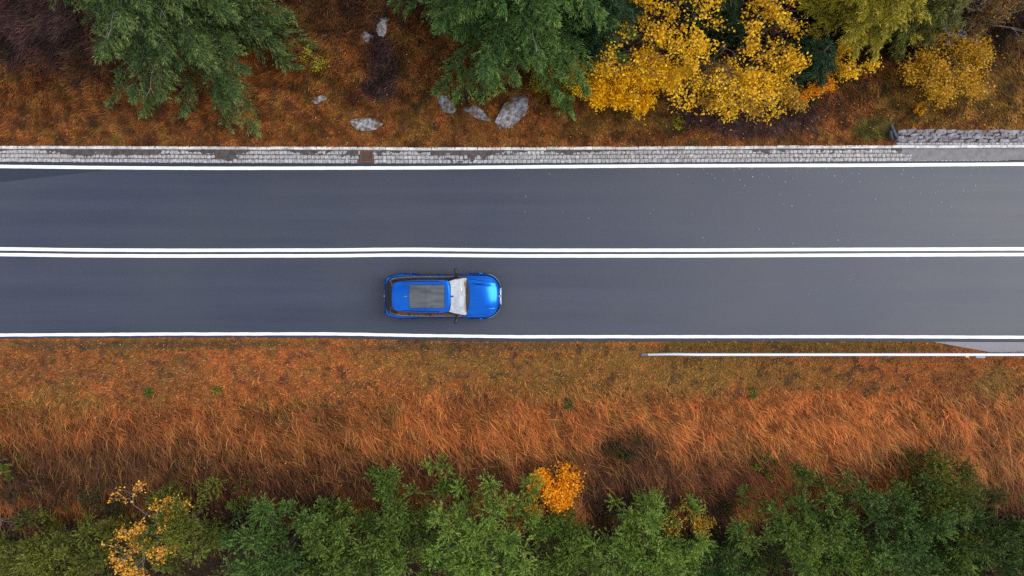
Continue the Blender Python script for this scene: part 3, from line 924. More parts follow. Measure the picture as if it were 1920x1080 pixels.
def gh_patch(name, u0, u1, h0, h1, mat, sgn, n=16, m=8, off=0.0, parent=car, both=False):
    us = np.linspace(u0, u1, n)
    if both: us = np.concatenate([-us[::-1], us[1:]])
    Pp = np.zeros((len(us), m, 3))
    for i, u in enumerate(us):
        for j, h in enumerate(np.linspace(h0, h1, m)):
            p = gh(abs(u) if u0 < .5 else (abs(u)), h)
            sg = (1 if u >= 0 else -1) if both else sgn
            Pp[i, j] = (p.x, p.y * sg, p.z)
    if off:
        Pp[:, :, 1] *= 1 + off
    o = mesh_obj(name, grid_mesh(name, Pp), mat, parent)
    return o
ws = gh_patch('windscreen', 0.0, .188, .03, 1.0, M['windscreen'], 1, 14, 12, both=True)
def gh_rear(name, u0, h0, h1, mat):
    us = np.concatenate([np.linspace(u0, 1, 12), np.linspace(1, u0, 12)[1:]]); n = len(us)
    Pp = np.zeros((n, 8, 3))
    for i, u in enumerate(us):
        for j, h in enumerate(np.linspace(h0, h1, 8)):
            p = gh(u, h); Pp[i, j] = (p.x, p.y * (1 if i < 12 else -1), p.z)
    return mesh_obj(name, grid_mesh(name, Pp), mat, car)
gh_rear('rear_window', .865, .0, 1.0, M['side_glass'])
for s in (1, -1):
    gh_patch('front_pillar', .188, .225, -.05, 1.0, M['car_black'], s, 5)
    gh_patch('side_window', .225, .43, -.02, .93, M['side_glass'], s)
    gh_patch('centre_pillar', .43, .455, -.02, .93, M['car_black'], s, 4)
    gh_patch('side_window', .455, .62, -.02, .93, M['side_glass'], s)
    gh_patch('rear_pillar', .62, .64, -.02, .93, M['car_black'], s, 4)
    gh_patch('quarter_window', .64, .76, -.02, .93, M['side_glass'], s)
    gh_patch('tail_pillar', .76, .865, -.02, 1.0, M['car_black'], s, 6)
    gh_patch('roof_side', .225, .76, .93, 1.0, M['car_blue'], s, 24, 3)
# roof
def roof_hw(x): return cs([-1.97, -1.9, -1.74, -1.2, -.5, .1, .36, .46], [.52, .545, .60, .655, .68, .672, .635, .60])(x)
def roof_z(x, y):
    e = cs([-1.97, -1.7, -1.2, -.5, .1, .46], [1.648, 1.652, 1.68, 1.69, 1.665, 1.64])(x)
    u = np.clip(np.abs(y) / roof_hw(x), 0, 1)
    return e + .055 * (1 - u ** 2.6)
nx, ny = 60, 33
Pp = np.zeros((nx, ny, 3))
for i, u in enumerate(np.linspace(0, 1, nx)):
    for j, v in enumerate(np.linspace(-1, 1, ny)):
        xr = -1.965 + .05 * abs(v) ** 3; xf = .452 - .09 * abs(v) ** 2.2
        x = xr + (xf - xr) * u; y = v * float(roof_hw(x))
        z = float(roof_z(x, y))
        if u < .02: z -= .012
        if u > .98: z -= .012
        for g in (-1.52, -1.62, -1.72): z -= .006 * math.exp(-((x - g) / .018) ** 2) * (abs(v) < .86)
        Pp[i, j] = (x, y, z)
roof = mesh_obj('roof', grid_mesh('roof', Pp), M['car_blue'], car)
# spoiler lip
Pp = np.zeros((4, 25, 3))
for i, u in enumerate(np.linspace(0, 1, 4)):
    for j, v in enumerate(np.linspace(-1, 1, 25)):
        x = -1.93 - .045 * u + .06 * abs(v) ** 3; Pp[i, j] = (x, v * .545, 1.70 - .035 * u - .05 * abs(v) ** 2.6)
mesh_obj('spoiler', grid_mesh('spoiler', Pp), M['car_blue'], car)
# panoramic sunroof: dark seam, glass halves
def roof_patch(name, x0, x1, hw, off, mat, r=.05):
    nx, ny = 24, 25
    Pp = np.zeros((nx, ny, 3))
    for i, u in enumerate(np.linspace(0, 1, nx)):
        for j, v in enumerate(np.linspace(-1, 1, ny)):
            x = x0 + (x1 - x0) * u; y = v * hw
            Pp[i, j] = (x, y, float(roof_z(x, y)) + off)
    return mesh_obj(name, grid_mesh(name, Pp), mat, roof)
roof_patch('sunroof_seal', -1.265, .20, .488, .004, M['seam'])
roof_patch('sunroof_glass', -1.25, -.60, .472, .009, M['roof_glass'])
roof_patch('sunroof_glass', -.596, .187, .472, .009, M['roof_glass'])
for s in (1, -1):
    pts = [Vector((x, s * (float(roof_hw(x)) - .035), float(roof_z(x, .6 * s)) + (.045 if 0 < k < 9 else -.01))) for k, x in enumerate(np.linspace(-1.62, .14, 10))]
    V, F = tubes(pts[:-1], pts[1:], [.016] * 9, [.016] * 9, 8)
    mesh_obj('roof_rail', fast_mesh('roof_rail', V, F, 4, None, True), M['car_black'], car)
# shark fin antenna
bm = bmesh.new()
v_ = [bm.verts.new(q) for q in ((-.09, -.03, 0), (.09, -.006, 0), (.09, .006, 0), (-.09, .03, 0), (-.085, -.008, .07), (-.05, -.006, .072), (-.05, .006, .072), (-.085, .008, .07))]
for f in ((0, 1, 5, 4), (1, 2, 6, 5), (2, 3, 7, 6), (3, 0, 4, 7), (4, 5, 6, 7)): bm.faces.new([v_[i] for i in f])
o = mesh_obj('antenna', bm_mesh('antenna', bm), M['car_black'], car); o.location = (-1.43, 0, float(roof_z(-1.43, 0)) - .003)
# mirrors
for s in (1, -1):
    bm = bmesh.new()
    bmesh.ops.create_icosphere(bm, subdivisions=3, radius=1)
    for v in bm.verts:
        v.co = Vector((v.co.x * .11 * (1 if v.co.x > 0 else .5), v.co.y * .145, v.co.z * .10))
    mo = mesh_obj('mirror', bm_mesh('mirror', bm, True), M['car_plastic'], car)
    mo.location = (.60, s * 1.035, 1.09); mo.rotation_euler = (0, 0, s * .38)
    bm = bmesh.new(); box_bm(bm, (0, -s * .13, -.05), (.07, .14, .03), .01)
    mesh_obj('stalk', bm_mesh('stalk', bm), M['car_black'], mo)
# lamps, grille, bumper trim, badges, plates
def nose_pt(y, z, off):
    """front surface at lateral y: invert width curve near the nose"""
    xs_ = np.linspace(1.9, 2.48, 120); ws_ = cw(xs_)
    kz = np.interp(z, [.3, .5, .75, .9], [.98, 1.0, .985, .93])
    x = float(np.interp(-abs(y), -ws_ * kz, xs_)) if abs(y) > ws_[-1] * kz else 2.48
    return x + off
for s in (1, -1):
    Pp = np.zeros((14, 5, 3))
    for i, u in enumerate(np.linspace(0, 1, 14)):
        y = .46 + .46 * u
        for j, h in enumerate(np.linspace(0, 1, 5)):
            z = .66 + .05 * u + h * (.16 - .03 * u)
            Pp[i, j] = (nose_pt(y, z, .012) + .008 * math.sin(h * math.pi), s * (y + .006), z)
    mesh_obj('headlight', grid_mesh('headlight', Pp, flip=s > 0), M['lens'], car)
    Pp = np.zeros((14, 5, 3))
    for i, u in enumerate(np.linspace(0, 1, 14)):
        x = -2.46 + .34 * u
        for j, h in enumerate(np.linspace(0, 1, 5)):
            Pp[i, j] = (x - .008 * (1 - u), s * (float(cw(x)) * (.995 - .03 * h) + .010), .70 + .16 * h)
    mesh_obj('taillight', grid_mesh('taillight', Pp, flip=s > 0), M['tail'], car)
    bm = bmesh.new(); box_bm(bm, (2.487, s * .19, .64), (.03, .30, .26), .03)
    g_ = mesh_obj('grille', bm_mesh('grille', bm), M['car_black'], car)
    bm = bmesh.new()
    for c_, d_ in (((2.496, s * .19, .775), (.036, .31, .018)), ((2.496, s * .19, .505), (.036, .31, .018)), ((2.496, s * .04, .64), (.036, .016, .25)), ((2.496, s * .345, .64), (.036, .016, .25))):
        box_bm(bm, c_, d_, .004)
    mesh_obj('grille_frame', bm_mesh('grille_frame', bm), M['chrome'], g_)
Pp = np.zeros((41, 3, 3))
for i, y in enumerate(np.linspace(-.86, .86, 41)):
    for j, h in enumerate((0, .5, 1)):
        Pp[i, j] = (nose_pt(y, .42, .015) + .012 * math.sin(h * math.pi), y, .38 + .06 * h)
mesh_obj('bumper_trim', grid_mesh('bumper_trim', Pp), M['chrome'], car)
box_obj('number_plate', (2.505, 0, .46), (.012, .52, .11), M['white'], car, .003)
box_obj('number_plate', (-2.488, 0, .54), (.012, .52, .11), M['white'], car, .003)
box_obj('rear_trim', (-2.487, 0, .40), (.02, 1.0, .12), M['car_plastic'], car, .008)
for x_, z_, ry in ((2.435, .895, .95), (-2.462, .80, -1.2)):
    be = empty('badge', (x_, 0, z_)); be.parent = car; be.rotation_euler = (0, ry, 0)
    bm = bmesh.new(); bmesh.ops.create_cone(bm, cap_ends=True, segments=28, radius1=.046, radius2=.044, depth=.012)
    mesh_obj('badge_ring', bm_mesh('badge_ring', bm), M['chrome'], be)
    for q in range(4):
        bm = bmesh.new()
        vs_ = [bm.verts.new((0, 0, .0085))] + [bm.verts.new((.036 * math.cos(q * math.pi / 2 + k * math.pi / 12), .036 * math.sin(q * math.pi / 2 + k * math.pi / 12), .0085)) for k in range(7)]
        bm.faces.new(vs_)
        mesh_obj('badge_quarter', bm_mesh('badge_quarter', bm), M['white'] if q % 2 else M['badge_blue'], be)
# tailgate seam and windscreen furniture
box_obj('mirror_mount', (.50, 0.0, 1.628), (.13, .07, .012), M['car_plastic'], car, .004, Matrix.Rotation(.62, 3, 'Y'))
box_obj('windscreen_sticker', (.86, .30, 1.352), (.07, .12, .003), M['white'], car, 0, Matrix.Rotation(.66, 3, 'Y'))

# ------------------------------------------------------------------ grasses (uncountable)
def scatter(n, x0, x1, y0, y1, rs):
    return rs.uniform(x0, x1, n), rs.uniform(y0, y1, n)

def blade_strips(x, y, dirx, diry, length, lean, width, colr, rs, short=False):
    """bent blades: root pair, middle pair, tip (1 quad + 1 tri)"""
    N = len(x); z = terrain(x, y) - 0.02
    b = np.stack([x, y, z], 1)
    h = np.stack([dirx, diry, np.zeros(N)], 1)
    s = np.stack([-diry, dirx, np.zeros(N)], 1)
    up = np.array([0, 0, 1.0])
    L = length[:, None]; le = lean[:, None]
    mid = b + (h * np.sin(le * 0.6) + up * np.cos(le * 0.6)) * L * 0.5
    tip = mid + (h * np.sin(np.minimum(le * 1.35, 1.75)) + up * np.cos(np.minimum(le * 1.35, 1.75))) * L * 0.5
    # stay above the slope under the tip
    for q in (mid, tip):
        g = terrain(q[:, 0], q[:, 1]) + 0.03
        q[:, 2] = np.maximum(q[:, 2], g + rs.uniform(0, .10, N) * (length > .3))
    w = (s * width[:, None] * 0.5)
    if short:      # one slim triangle per blade
        V = np.stack([b - w * 1.25, b + w * 1.25, tip], 1).reshape(-1, 3)
        return V, np.arange(3 * N), np.full(N, 3), np.repeat(colr[:, None, :], 3, 1).reshape(-1, 3)
    V = np.stack([b - w, b + w, mid + w * .8, mid - w * .8, tip], 1).reshape(-1, 3)
    k = (np.arange(N) * 5)[:, None]
    F = np.concatenate([k + 0, k + 1, k + 2, k + 3, k + 3, k + 2, k + 4], 1).ravel()
    tot = np.tile([4, 3], N)
    C = np.repeat(colr[:, None, :], 5, 1).reshape(-1, 3)
    return V, F, tot, C

def vary(c, rs, lo=.55, hi=1.5, hue=.12):
    N = len(c)
    k = np.exp(rs.normal(0, .32, N))[:, None].clip(lo, hi)
    return np.clip(c * k * (1 + rs.normal(0, hue, (N, 3))), .004, .9)

# region bounds: lower bank mown verge meets long grass on an uneven line
def mow_line(x): return -5.35 - 0.45 * (fbm(x * .25, x * 0, 51) - .5) * 3 + 0.5 * sstep(-23, -8, x) - .35 * sstep(2, 10, x)

rs = np.random.default_rng(3)
# short verge grass
x, y = scatter(200000, -25, 25, -7.4, -2.1, rs)
k = (y < R_BOT(x) + .03 * rs.normal(size=len(x))) & (y > mow_line(x) - 1.6 * rs.random(len(x)))
edge = sstep(0.0, 0.35, R_BOT(x) - y); k &= rs.random(len(x)) < .25 + .75 * edge
k &= ~((x > a0 + .6) & (y > R_BOT(x) - .46 * np.clip((x - a0) / 2.6, 0, 1) + .05 * rs.normal(size=len(x))))
k &= fbm(x * 2.2, y * 2.2, 61) + .25 * rs.random(len(x)) > .44
x, y = x[k], y[k]; N = len(x)
sp = sstep(.60, .72, fbm(x * 3.4, y * 3.4, 63, 2))[:, None]
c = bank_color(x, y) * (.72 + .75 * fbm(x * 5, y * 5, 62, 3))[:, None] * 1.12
c = vary(c + (srgb(64, 46, 44) - c) * sp * .75, rs)
f = rs.random(N)
c[f < .05] = vary(np.tile(C_GREEN, (int((f < .05).sum()), 1)), rs); c[f > .93] = vary(np.tile(C_TAN, (int((f > .93).sum()), 1)), rs)
an = rs.uniform(0, 2 * math.pi, N)
V, F, tot, C = blade_strips(x, y, np.cos(an), np.sin(an), rs.uniform(.08, .22, N), rs.uniform(.6, 1.3, N), rs.uniform(.022, .046, N), c, rs, True)
o = mesh_obj('verge_grass', fast_mesh('verge_grass', V, F, tot, C), M['grass'])
tag(o, 'short rusty orange and olive grass of the verge below the road', 'grass', kind='stuff')

# long grass combed downhill to the right
x, y = scatter(330000, -25, 25, -14.2, -4.0, rs)
k = (y < mow_line(x) + 1.3 * rs.random(len(x)) ** 1.5 - .25)
dens = .25 + .75 * sstep(.36, .52, fbm(x * .9, y * .9, 71) + .12 * rs.normal(size=len(x)))
dens = dens * (1 - .85 * sstep(-10.3, -11.8, y + .5 * np.sin(x * .7)))
k &= rs.random(len(x)) < dens
x, y = x[k], y[k]; N = len(x)
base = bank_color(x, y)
# tufts: blades of one tuft share direction and tone
tuft = fbm(x * 2.3, y * 2.3, 81); tone = fbm(x * 2.6 + y * 1.3, y * 1.5 - x * .6, 83, 4)
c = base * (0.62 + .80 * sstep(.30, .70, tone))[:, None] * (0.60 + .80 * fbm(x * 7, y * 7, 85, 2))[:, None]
c = vary(c, rs)
hl = rs.random(N) < .13
c[hl] = vary(np.tile(srgb(208, 142, 76), (int(hl.sum()), 1)), rs, .6, 1.3) * (.35 + .65 * np.clip(base[hl].sum(1) / C_ORANGE.sum(), 0, 1))[:, None]
an = R(-56) + (tuft - .5) * 1.7 + (fbm(x * .3, y * .3, 87) - .5) * .9 + rs.normal(0, .42, N)
ln = rs.uniform(.22, .62, N) * (.6 + .55 * sstep(-4.8, -6.6, y)) * (1 + .8 * (rs.random(N) < .15))
V, F, tot, C = blade_strips(x, y, np.cos(an), np.sin(an), ln, rs.uniform(.85, 1.35, N), rs.uniform(.016, .034, N), c, rs)
o = mesh_obj('long_grass', fast_mesh('long_grass', V, F, tot, C), M['grass'])
tag(o, 'long copper coloured grass combed downhill on the lower bank', 'grass', kind='stuff')

# upper bank grass
x, y = scatter(330000, -25, 25, 5.9, 14.5, rs)
yt = G_TOP(x) + .14 + .04 * fbm(x * 3, x * 0, 91)
k = (y > yt) & ~((x > wx0 - .1) & (y < wy + .62)) & (rs.random(len(x)) < (1 - .6 * sstep(12, 13.5, y)))
k &= fbm(x * 2.0, y * 2.0, 65) + .28 * rs.random(len(x)) > .42
for rx_, ry_, ra_, rb_, rz_ in ROCKS:
    u_ = ((x - rx_) * math.cos(rz_) + (y - ry_) * math.sin(rz_)) / ra_; v_ = (-(x - rx_) * math.sin(rz_) + (y - ry_) * math.cos(rz_)) / rb_
    k &= (u_ * u_ + (v_ + .25) ** 2 > .30 + 1.0 * fbm(x * 3, y * 3, 12)) | (rs.random(len(x)) < .08)
x, y = x[k], y[k]; N = len(x)
sp = sstep(.58, .70, fbm(x * 3.1, y * 3.1, 96, 2))[:, None]
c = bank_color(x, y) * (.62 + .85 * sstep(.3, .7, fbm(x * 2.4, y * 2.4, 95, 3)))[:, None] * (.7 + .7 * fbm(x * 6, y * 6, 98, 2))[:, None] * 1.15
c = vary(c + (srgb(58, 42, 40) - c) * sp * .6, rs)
f = rs.random(N)
q_ = f > .94
c[q_] = np.clip(c[q_] * 1.9 + .02, 0, .6)
c[f < .03] = vary(np.tile(C_GREEN, (int((f < .03).sum()), 1)), rs) * .8
d_ = np.clip(y - G_TOP(x) - .14, 0, 10)
an = R(-90) + (fbm(x * .8, y * .8, 97) - .5) * 3.0 + rs.normal(0, .5, N)
V, F, tot, C = blade_strips(x, y, np.cos(an), np.sin(an), rs.uniform(.09, .24, N) + rs.uniform(0, .36, N) * sstep(.6, 3.0, d_), rs.uniform(.6, 1.3, N), rs.uniform(.022, .046, N), c, rs, True)
o = mesh_obj('bank_grass', fast_mesh('bank_grass', V, F, tot, C), M['grass'])
tag(o, 'rust brown grass and low scrub on the bank above the kerb', 'grass', kind='stuff')

# fallen leaves: pale specks on the upper lane at right, yellow and pale dots on the banks
def fallen(name, spec, label):
    Vs, Cs = [], []
    for n, (x0, y0, x1, y1), cl, sz, onroad in spec:
        px, py = rs.uniform(x0, x1, n), rs.uniform(y0, y1, n)
        if onroad: py = y0 + (y1 - y0) * rs.random(n) ** 2.2
        X_ = (px - 960) / PPM; Y_ = (540 - py) / PPM
        zz = np.zeros(n) + .012
        if not onroad:
            for _ in range(6):
                s_ = (CAM_H - zz) / (PPM * CAM_H); X_ = (px - 960) * s_; Y_ = (540 - py) * s_
                zz = .5 * zz + .5 * (terrain(X_, Y_) + .20)
        an = rs.uniform(0, 2 * math.pi, n)
        d_ = np.stack([np.cos(an), np.sin(an), rs.uniform(-.05, .25, n)], 1)
        L_ = rs.uniform(.6, 1.3, n) * sz
        V, C = leaf_quads(np.stack([X_, Y_, zz], 1), d_, L_, L_ * rs.uniform(.35, .8, n), vary(np.tile(np.array(cl), (n, 1)), rs, .7, 1.3), .1, rs)
        if onroad: V[:, 2] = .010 + .3 * np.abs(V[:, 2] - .010)
        Vs.append(V); Cs.append(C)
    o = mesh_obj(name, quad_mesh(name, np.concatenate(Vs), np.concatenate(Cs)), M['leaf'])
    return tag(o, label, 'leaves', kind='stuff')
fallen('road_leaves', [(130, (1380, 316, 1920, 400), (.36, .36, .35), .062, True), (70, (1200, 316, 1920, 462), (.40, .40, .38), .055, True), (25, (960, 316, 1400, 420), (.40, .40, .38), .05, True), (22, (1500, 480, 1920, 625), (.4, .4, .38), .05, True)],
       'small pale fallen leaves scattered on the upper lane')
fallen('bank_leaves', [(330, (330, 850, 640, 1010), srgb(225, 180, 140), .085, False), (160, (60, 780, 420, 960), srgb(225, 180, 130), .055, False), (260, (0, 640, 1920, 800), srgb(225, 165, 70), .055, False),
                       (300, (1000, 180, 1920, 262), srgb(215, 165, 60), .065, False), (120, (560, 90, 1000, 262), srgb(215, 175, 110), .05, False), (150, (1080, 850, 1360, 960), srgb(210, 150, 90), .06, False)],
       'yellow and pale fallen leaves lying in the grass of both banks')

# ------------------------------------------------------------------ trees
def finish_tree(name, x, y, label, cat, parts, group=None, dz=-.05):
    root = empty(name, (x, y, float(terrain(x, y)) + dz))
    tag(root, label, cat, group)
    for nm, me, mat in parts:
        po = mesh_obj(nm, me, mat, root)
        if nm in ('limbs', 'crown', 'stems', 'dead_twigs'): po['kind'] = 'stuff'
    return root

def trunk_mesh(H, r0, rs, wob=.10, n=9, rtip=.015):
    zs = np.linspace(0, H, 14)
    cx = np.cumsum(rs.normal(0, wob / 4, 14)); cy = np.cumsum(rs.normal(0, wob / 4, 14)); cx[0] = cy[0] = 0
    rr = rtip + (r0 - rtip) * (1 - zs / H) ** 1.0; rr[0] *= 1.35
    Pt = np.zeros((14, n + 1, 3))
    for i in range(14):
        for j in range(n + 1):
            a_ = j / n * 2 * math.pi; Pt[i, j] = (cx[i] + math.cos(a_) * rr[i], cy[i] + math.sin(a_) * rr[i], zs[i])
    return grid_mesh('trunk', Pt), (lambda z: np.array([np.interp(z, zs, cx), np.interp(z, zs, cy), z]))

def spruce(px, py, H, Rad, seed, cols, label, droop=.42, dens=1.0, low=.06, reach=None, cat='spruce', name='spruce_tree', zshape=.85, whorl=.36):
    rs = np.random.default_rng(seed)
    a = at(px, py)
    tm, tp = trunk_mesh(H, .05 + H * .014, rs)
    dk, md, lt = [np.array(q) for q in cols]
    V_all, C_all, P0, P1, R0, R1 = [], [], [], [], [], []
    z = low * H
    while z < H * .97:
        nb = rs.integers(6, 9)
        a_off = rs.uniform(0, 6.28)
        for b in range(nb):
            az = a_off + b / nb * 2 * math.pi + rs.normal(0, .16)
            zb = z + rs.uniform(-.14, .14)
            L = Rad * (1 - zb / H) ** zshape * rs.uniform(.68, 1.12)
            if reach is not None:
                L *= 1 + reach[1] * max(0, math.cos(az - reach[0])) ** 3 * (zb / H < .35)
            L = max(L, .25)
            hd = np.array([math.cos(az), math.sin(az), 0]); sd_ = np.array([-hd[1], hd[0], 0])
            up0 = rs.uniform(.12, .32); dr_ = droop * rs.uniform(.7, 1.35)
            bow = rs.normal(0, .10)
            def bp(tt):
                tt = np.asarray(tt)[:, None]
                zz = L * (up0 * tt - dr_ * tt ** 2 + .16 * tt ** 4)
                return tp(zb) + hd * L * tt + sd_ * (bow * L * tt ** 2) + np.array([0, 0, 1.0]) * zz
            tk = np.linspace(0, .97, 7); pk = bp(tk)
            P0.append(pk[:-1]); P1.append(pk[1:]); rk = (.006 + .016 * L / 4) * (1 - tk) + .003; R0.append(rk[:-1]); R1.append(rk[1:])
            nt = max(7, int(L * 17 * dens))
            tt = np.sort(rs.uniform(.10, 1.0, nt)); base = bp(tt)
            sgn = np.where(rs.random(nt) < .5, -1, 1)
            tl = (.24 * L * (1 - tt) ** .7 + .24) * rs.uniform(.6, 1.25, nt); tl = np.minimum(tl, 1.15)
            fan = rs.uniform(.5, 1.05, nt) * (1 - .75 * sstep(.86, 1.0, tt))
            td = hd * np.cos(fan)[:, None] + sd_ * (np.sin(fan) * sgn)[:, None] + np.array([0, 0, 1.0]) * (rs.uniform(-.45, .12, nt) - dr_ * .6 * tt)[:, None]
            td = norm(td)
            # needles along each twig
            m = max(7, int(24 * dens))
            u = rs.uniform(.0, 1.0, (nt, m))
            nb_ = base[:, None] + td[:, None] * (u * tl[:, None])[:, :, None] + np.array([0, 0, -1.0]) * ((u ** 2) * tl[:, None] * .25)[:, :, None]
            nd = td[:, None] + rs.normal(0, .50, (nt, m, 3))
            nb_ = nb_ + rs.normal(0, .035, (nt, m, 3))
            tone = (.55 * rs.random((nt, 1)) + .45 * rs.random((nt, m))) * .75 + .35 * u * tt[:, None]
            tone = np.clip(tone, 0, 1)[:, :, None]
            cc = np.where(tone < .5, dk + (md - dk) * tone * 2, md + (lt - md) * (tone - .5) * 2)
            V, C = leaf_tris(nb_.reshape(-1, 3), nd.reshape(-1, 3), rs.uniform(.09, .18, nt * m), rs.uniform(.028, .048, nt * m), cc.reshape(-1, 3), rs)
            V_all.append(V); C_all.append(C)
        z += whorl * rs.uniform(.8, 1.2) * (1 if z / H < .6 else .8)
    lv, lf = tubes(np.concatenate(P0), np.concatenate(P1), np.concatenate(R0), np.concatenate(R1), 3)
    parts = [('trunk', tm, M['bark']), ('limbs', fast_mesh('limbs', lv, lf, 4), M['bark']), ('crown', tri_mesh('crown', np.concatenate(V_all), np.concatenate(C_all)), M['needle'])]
    if H > 10:      # a few dead, needleless branch ends
        A0, A1, B0, B1 = [], [], [], []
        for q in range(16):
            pk = P0[int(rs.integers(len(P0) // 10, len(P0) // 2))]
            p = pk[-2] + np.array([0, 0, .16]); d_ = norm(pk[-1] - pk[-3] + rs.normal(0, .15, 3))
            for w_ in range(4):
                e_ = d_ + rs.normal(0, .35, 3) * (w_ > 0); n_ = p + norm(e_) * rs.uniform(.22, .42)
                A0.append(p); A1.append(n_); B0.append(.011); B1.append(.006)
                if w_ in (0, 1): p = n_
        dv, df = tubes(np.array(A0), np.array(A1), B0, B1, 4)
        parts.append(('dead_twigs', fast_mesh('dead_twigs', dv, df, 4), M['bark_pale']))
    finish_tree(name, a.x, a.y, label, cat, parts)

def tufty(px, py, H, Rad, seed, cols, label, nclump=70, cat='tree', name='young_pine_tree', low=.12, leafL=(.06, .11), leafW=(.024, .042), shoots=16, per=17, csize=.42, elong=1.0, group=None, mat='needle'):
    """bushy crown of shoot clusters carried on ascending limbs"""
    rs = np.random.default_rng(seed)
    a = at(px, py)
    tm, tp = trunk_mesh(H * .95, .04 + H * .015, rs, .25)
    dk, md, lt = [np.array(q) for q in cols]
    # clump centres: several limbs, clumps along the outer half of each limb
    cen, axs, P0, P1, R0, R1 = [], [], [], [], [], []
    nl = max(7, nclump // 5)
    for i in range(nl):
        zf = low + (1 - low) * ((i + rs.random()) / nl) ** 1.1
        zb = zf * H * .9
        az = i * 2.399 + rs.normal(0, .35)
        prof = (math.sin(math.pi * min(1, .28 + .74 * zf)) ** .7)
        L = Rad * prof * rs.uniform(.75, 1.15) + .15
        hd = np.array([math.cos(az) * elong, math.sin(az), 0])
        rise = rs.uniform(.10, .45) + .5 * zf
        k = 6
        tk = np.linspace(0, 1, k)[:, None]
        pk = tp(zb) + hd * L * tk + np.array([0, 0, 1.0]) * L * rise * tk ** 1.5 + np.cumsum(rs.normal(0, .05 * L, (k, 3)), 0) * .6
        rk = (.012 + .016 * L) * (1 - tk[:, 0]) + .006
        P0.append(pk[:-1]); P1.append(pk[1:]); R0.append(rk[:-1]); R1.append(rk[1:])
        nc = max(2, int(round(nclump / nl * rs.uniform(.7, 1.4))))
        for q in range(nc):
            t_ = 1 - .75 * rs.random() ** 1.4 if q else 1.0
            p = np.array([np.interp(t_, tk[:, 0], pk[:, d]) for d in range(3)])
            off = rs.normal(0, 1, 3) * np.array([.22, .22, .12]) * L * (.35 + .5 * (1 - t_)) if q else 0
            c_ = p + off
            cen.append(c_); axs.append(norm(hd * (.5 + .5 * t_) + np.array([0, 0, .55 + .5 * zf]) + rs.normal(0, .25, 3)))
            P0.append(p[None]); P1.append(c_[None]); R0.append(np.array([.012])); R1.append(np.array([.006]))
    cen = np.array(cen); axs = np.array(axs); n = len(cen)
    cs_ = csize * rs.uniform(.55, 1.25, n)
    ctone = rs.uniform(-.2, .2, n)
    sd_ = norm(axs[:, None] * .55 + np.array([0, 0, .25]) + rs.normal(0, .75, (n, shoots, 3)))
    sl = cs_[:, None] * rs.uniform(.65, 1.05, (n, shoots))
    sb = np.repeat(cen[:, None], shoots, 1)
    u = rs.uniform(.12, 1.0, (n, shoots, per)) ** .65
    nb_ = sb[:, :, None] + sd_[:, :, None] * (sl[:, :, None] * u)[..., None]
    nd = sd_[:, :, None] * .8 + rs.normal(0, .55, (n, shoots, per, 3)) + np.array([0, 0, .2])
    tone = np.clip(.22 * rs.random((n, shoots, 1)) + .30 * rs.random((n, shoots, per)) + .42 * (u - .1) + ctone[:, None, None], 0, 1)[..., None]  # needles darken toward clump centres: inner crown shade put into the tone
    cc = np.where(tone < .5, dk + (md - dk) * tone * 2, md + (lt - md) * (tone - .5) * 2)
    Nn = n * shoots * per
    V, C = leaf_tris(nb_.reshape(-1, 3), nd.reshape(-1, 3), rs.uniform(*leafL, Nn), rs.uniform(*leafW, Nn) * 1.05, cc.reshape(-1, 3), rs)
    lv, lf = tubes(np.concatenate(P0), np.concatenate(P1), np.concatenate(R0), np.concatenate(R1), 3)
    finish_tree(name, a.x, a.y, label, cat, [('trunk', tm, M['bark']), ('limbs', fast_mesh('limbs', lv, lf, 4), M['bark_dark']), ('crown', tri_mesh('crown', V, C), M[mat])], group)

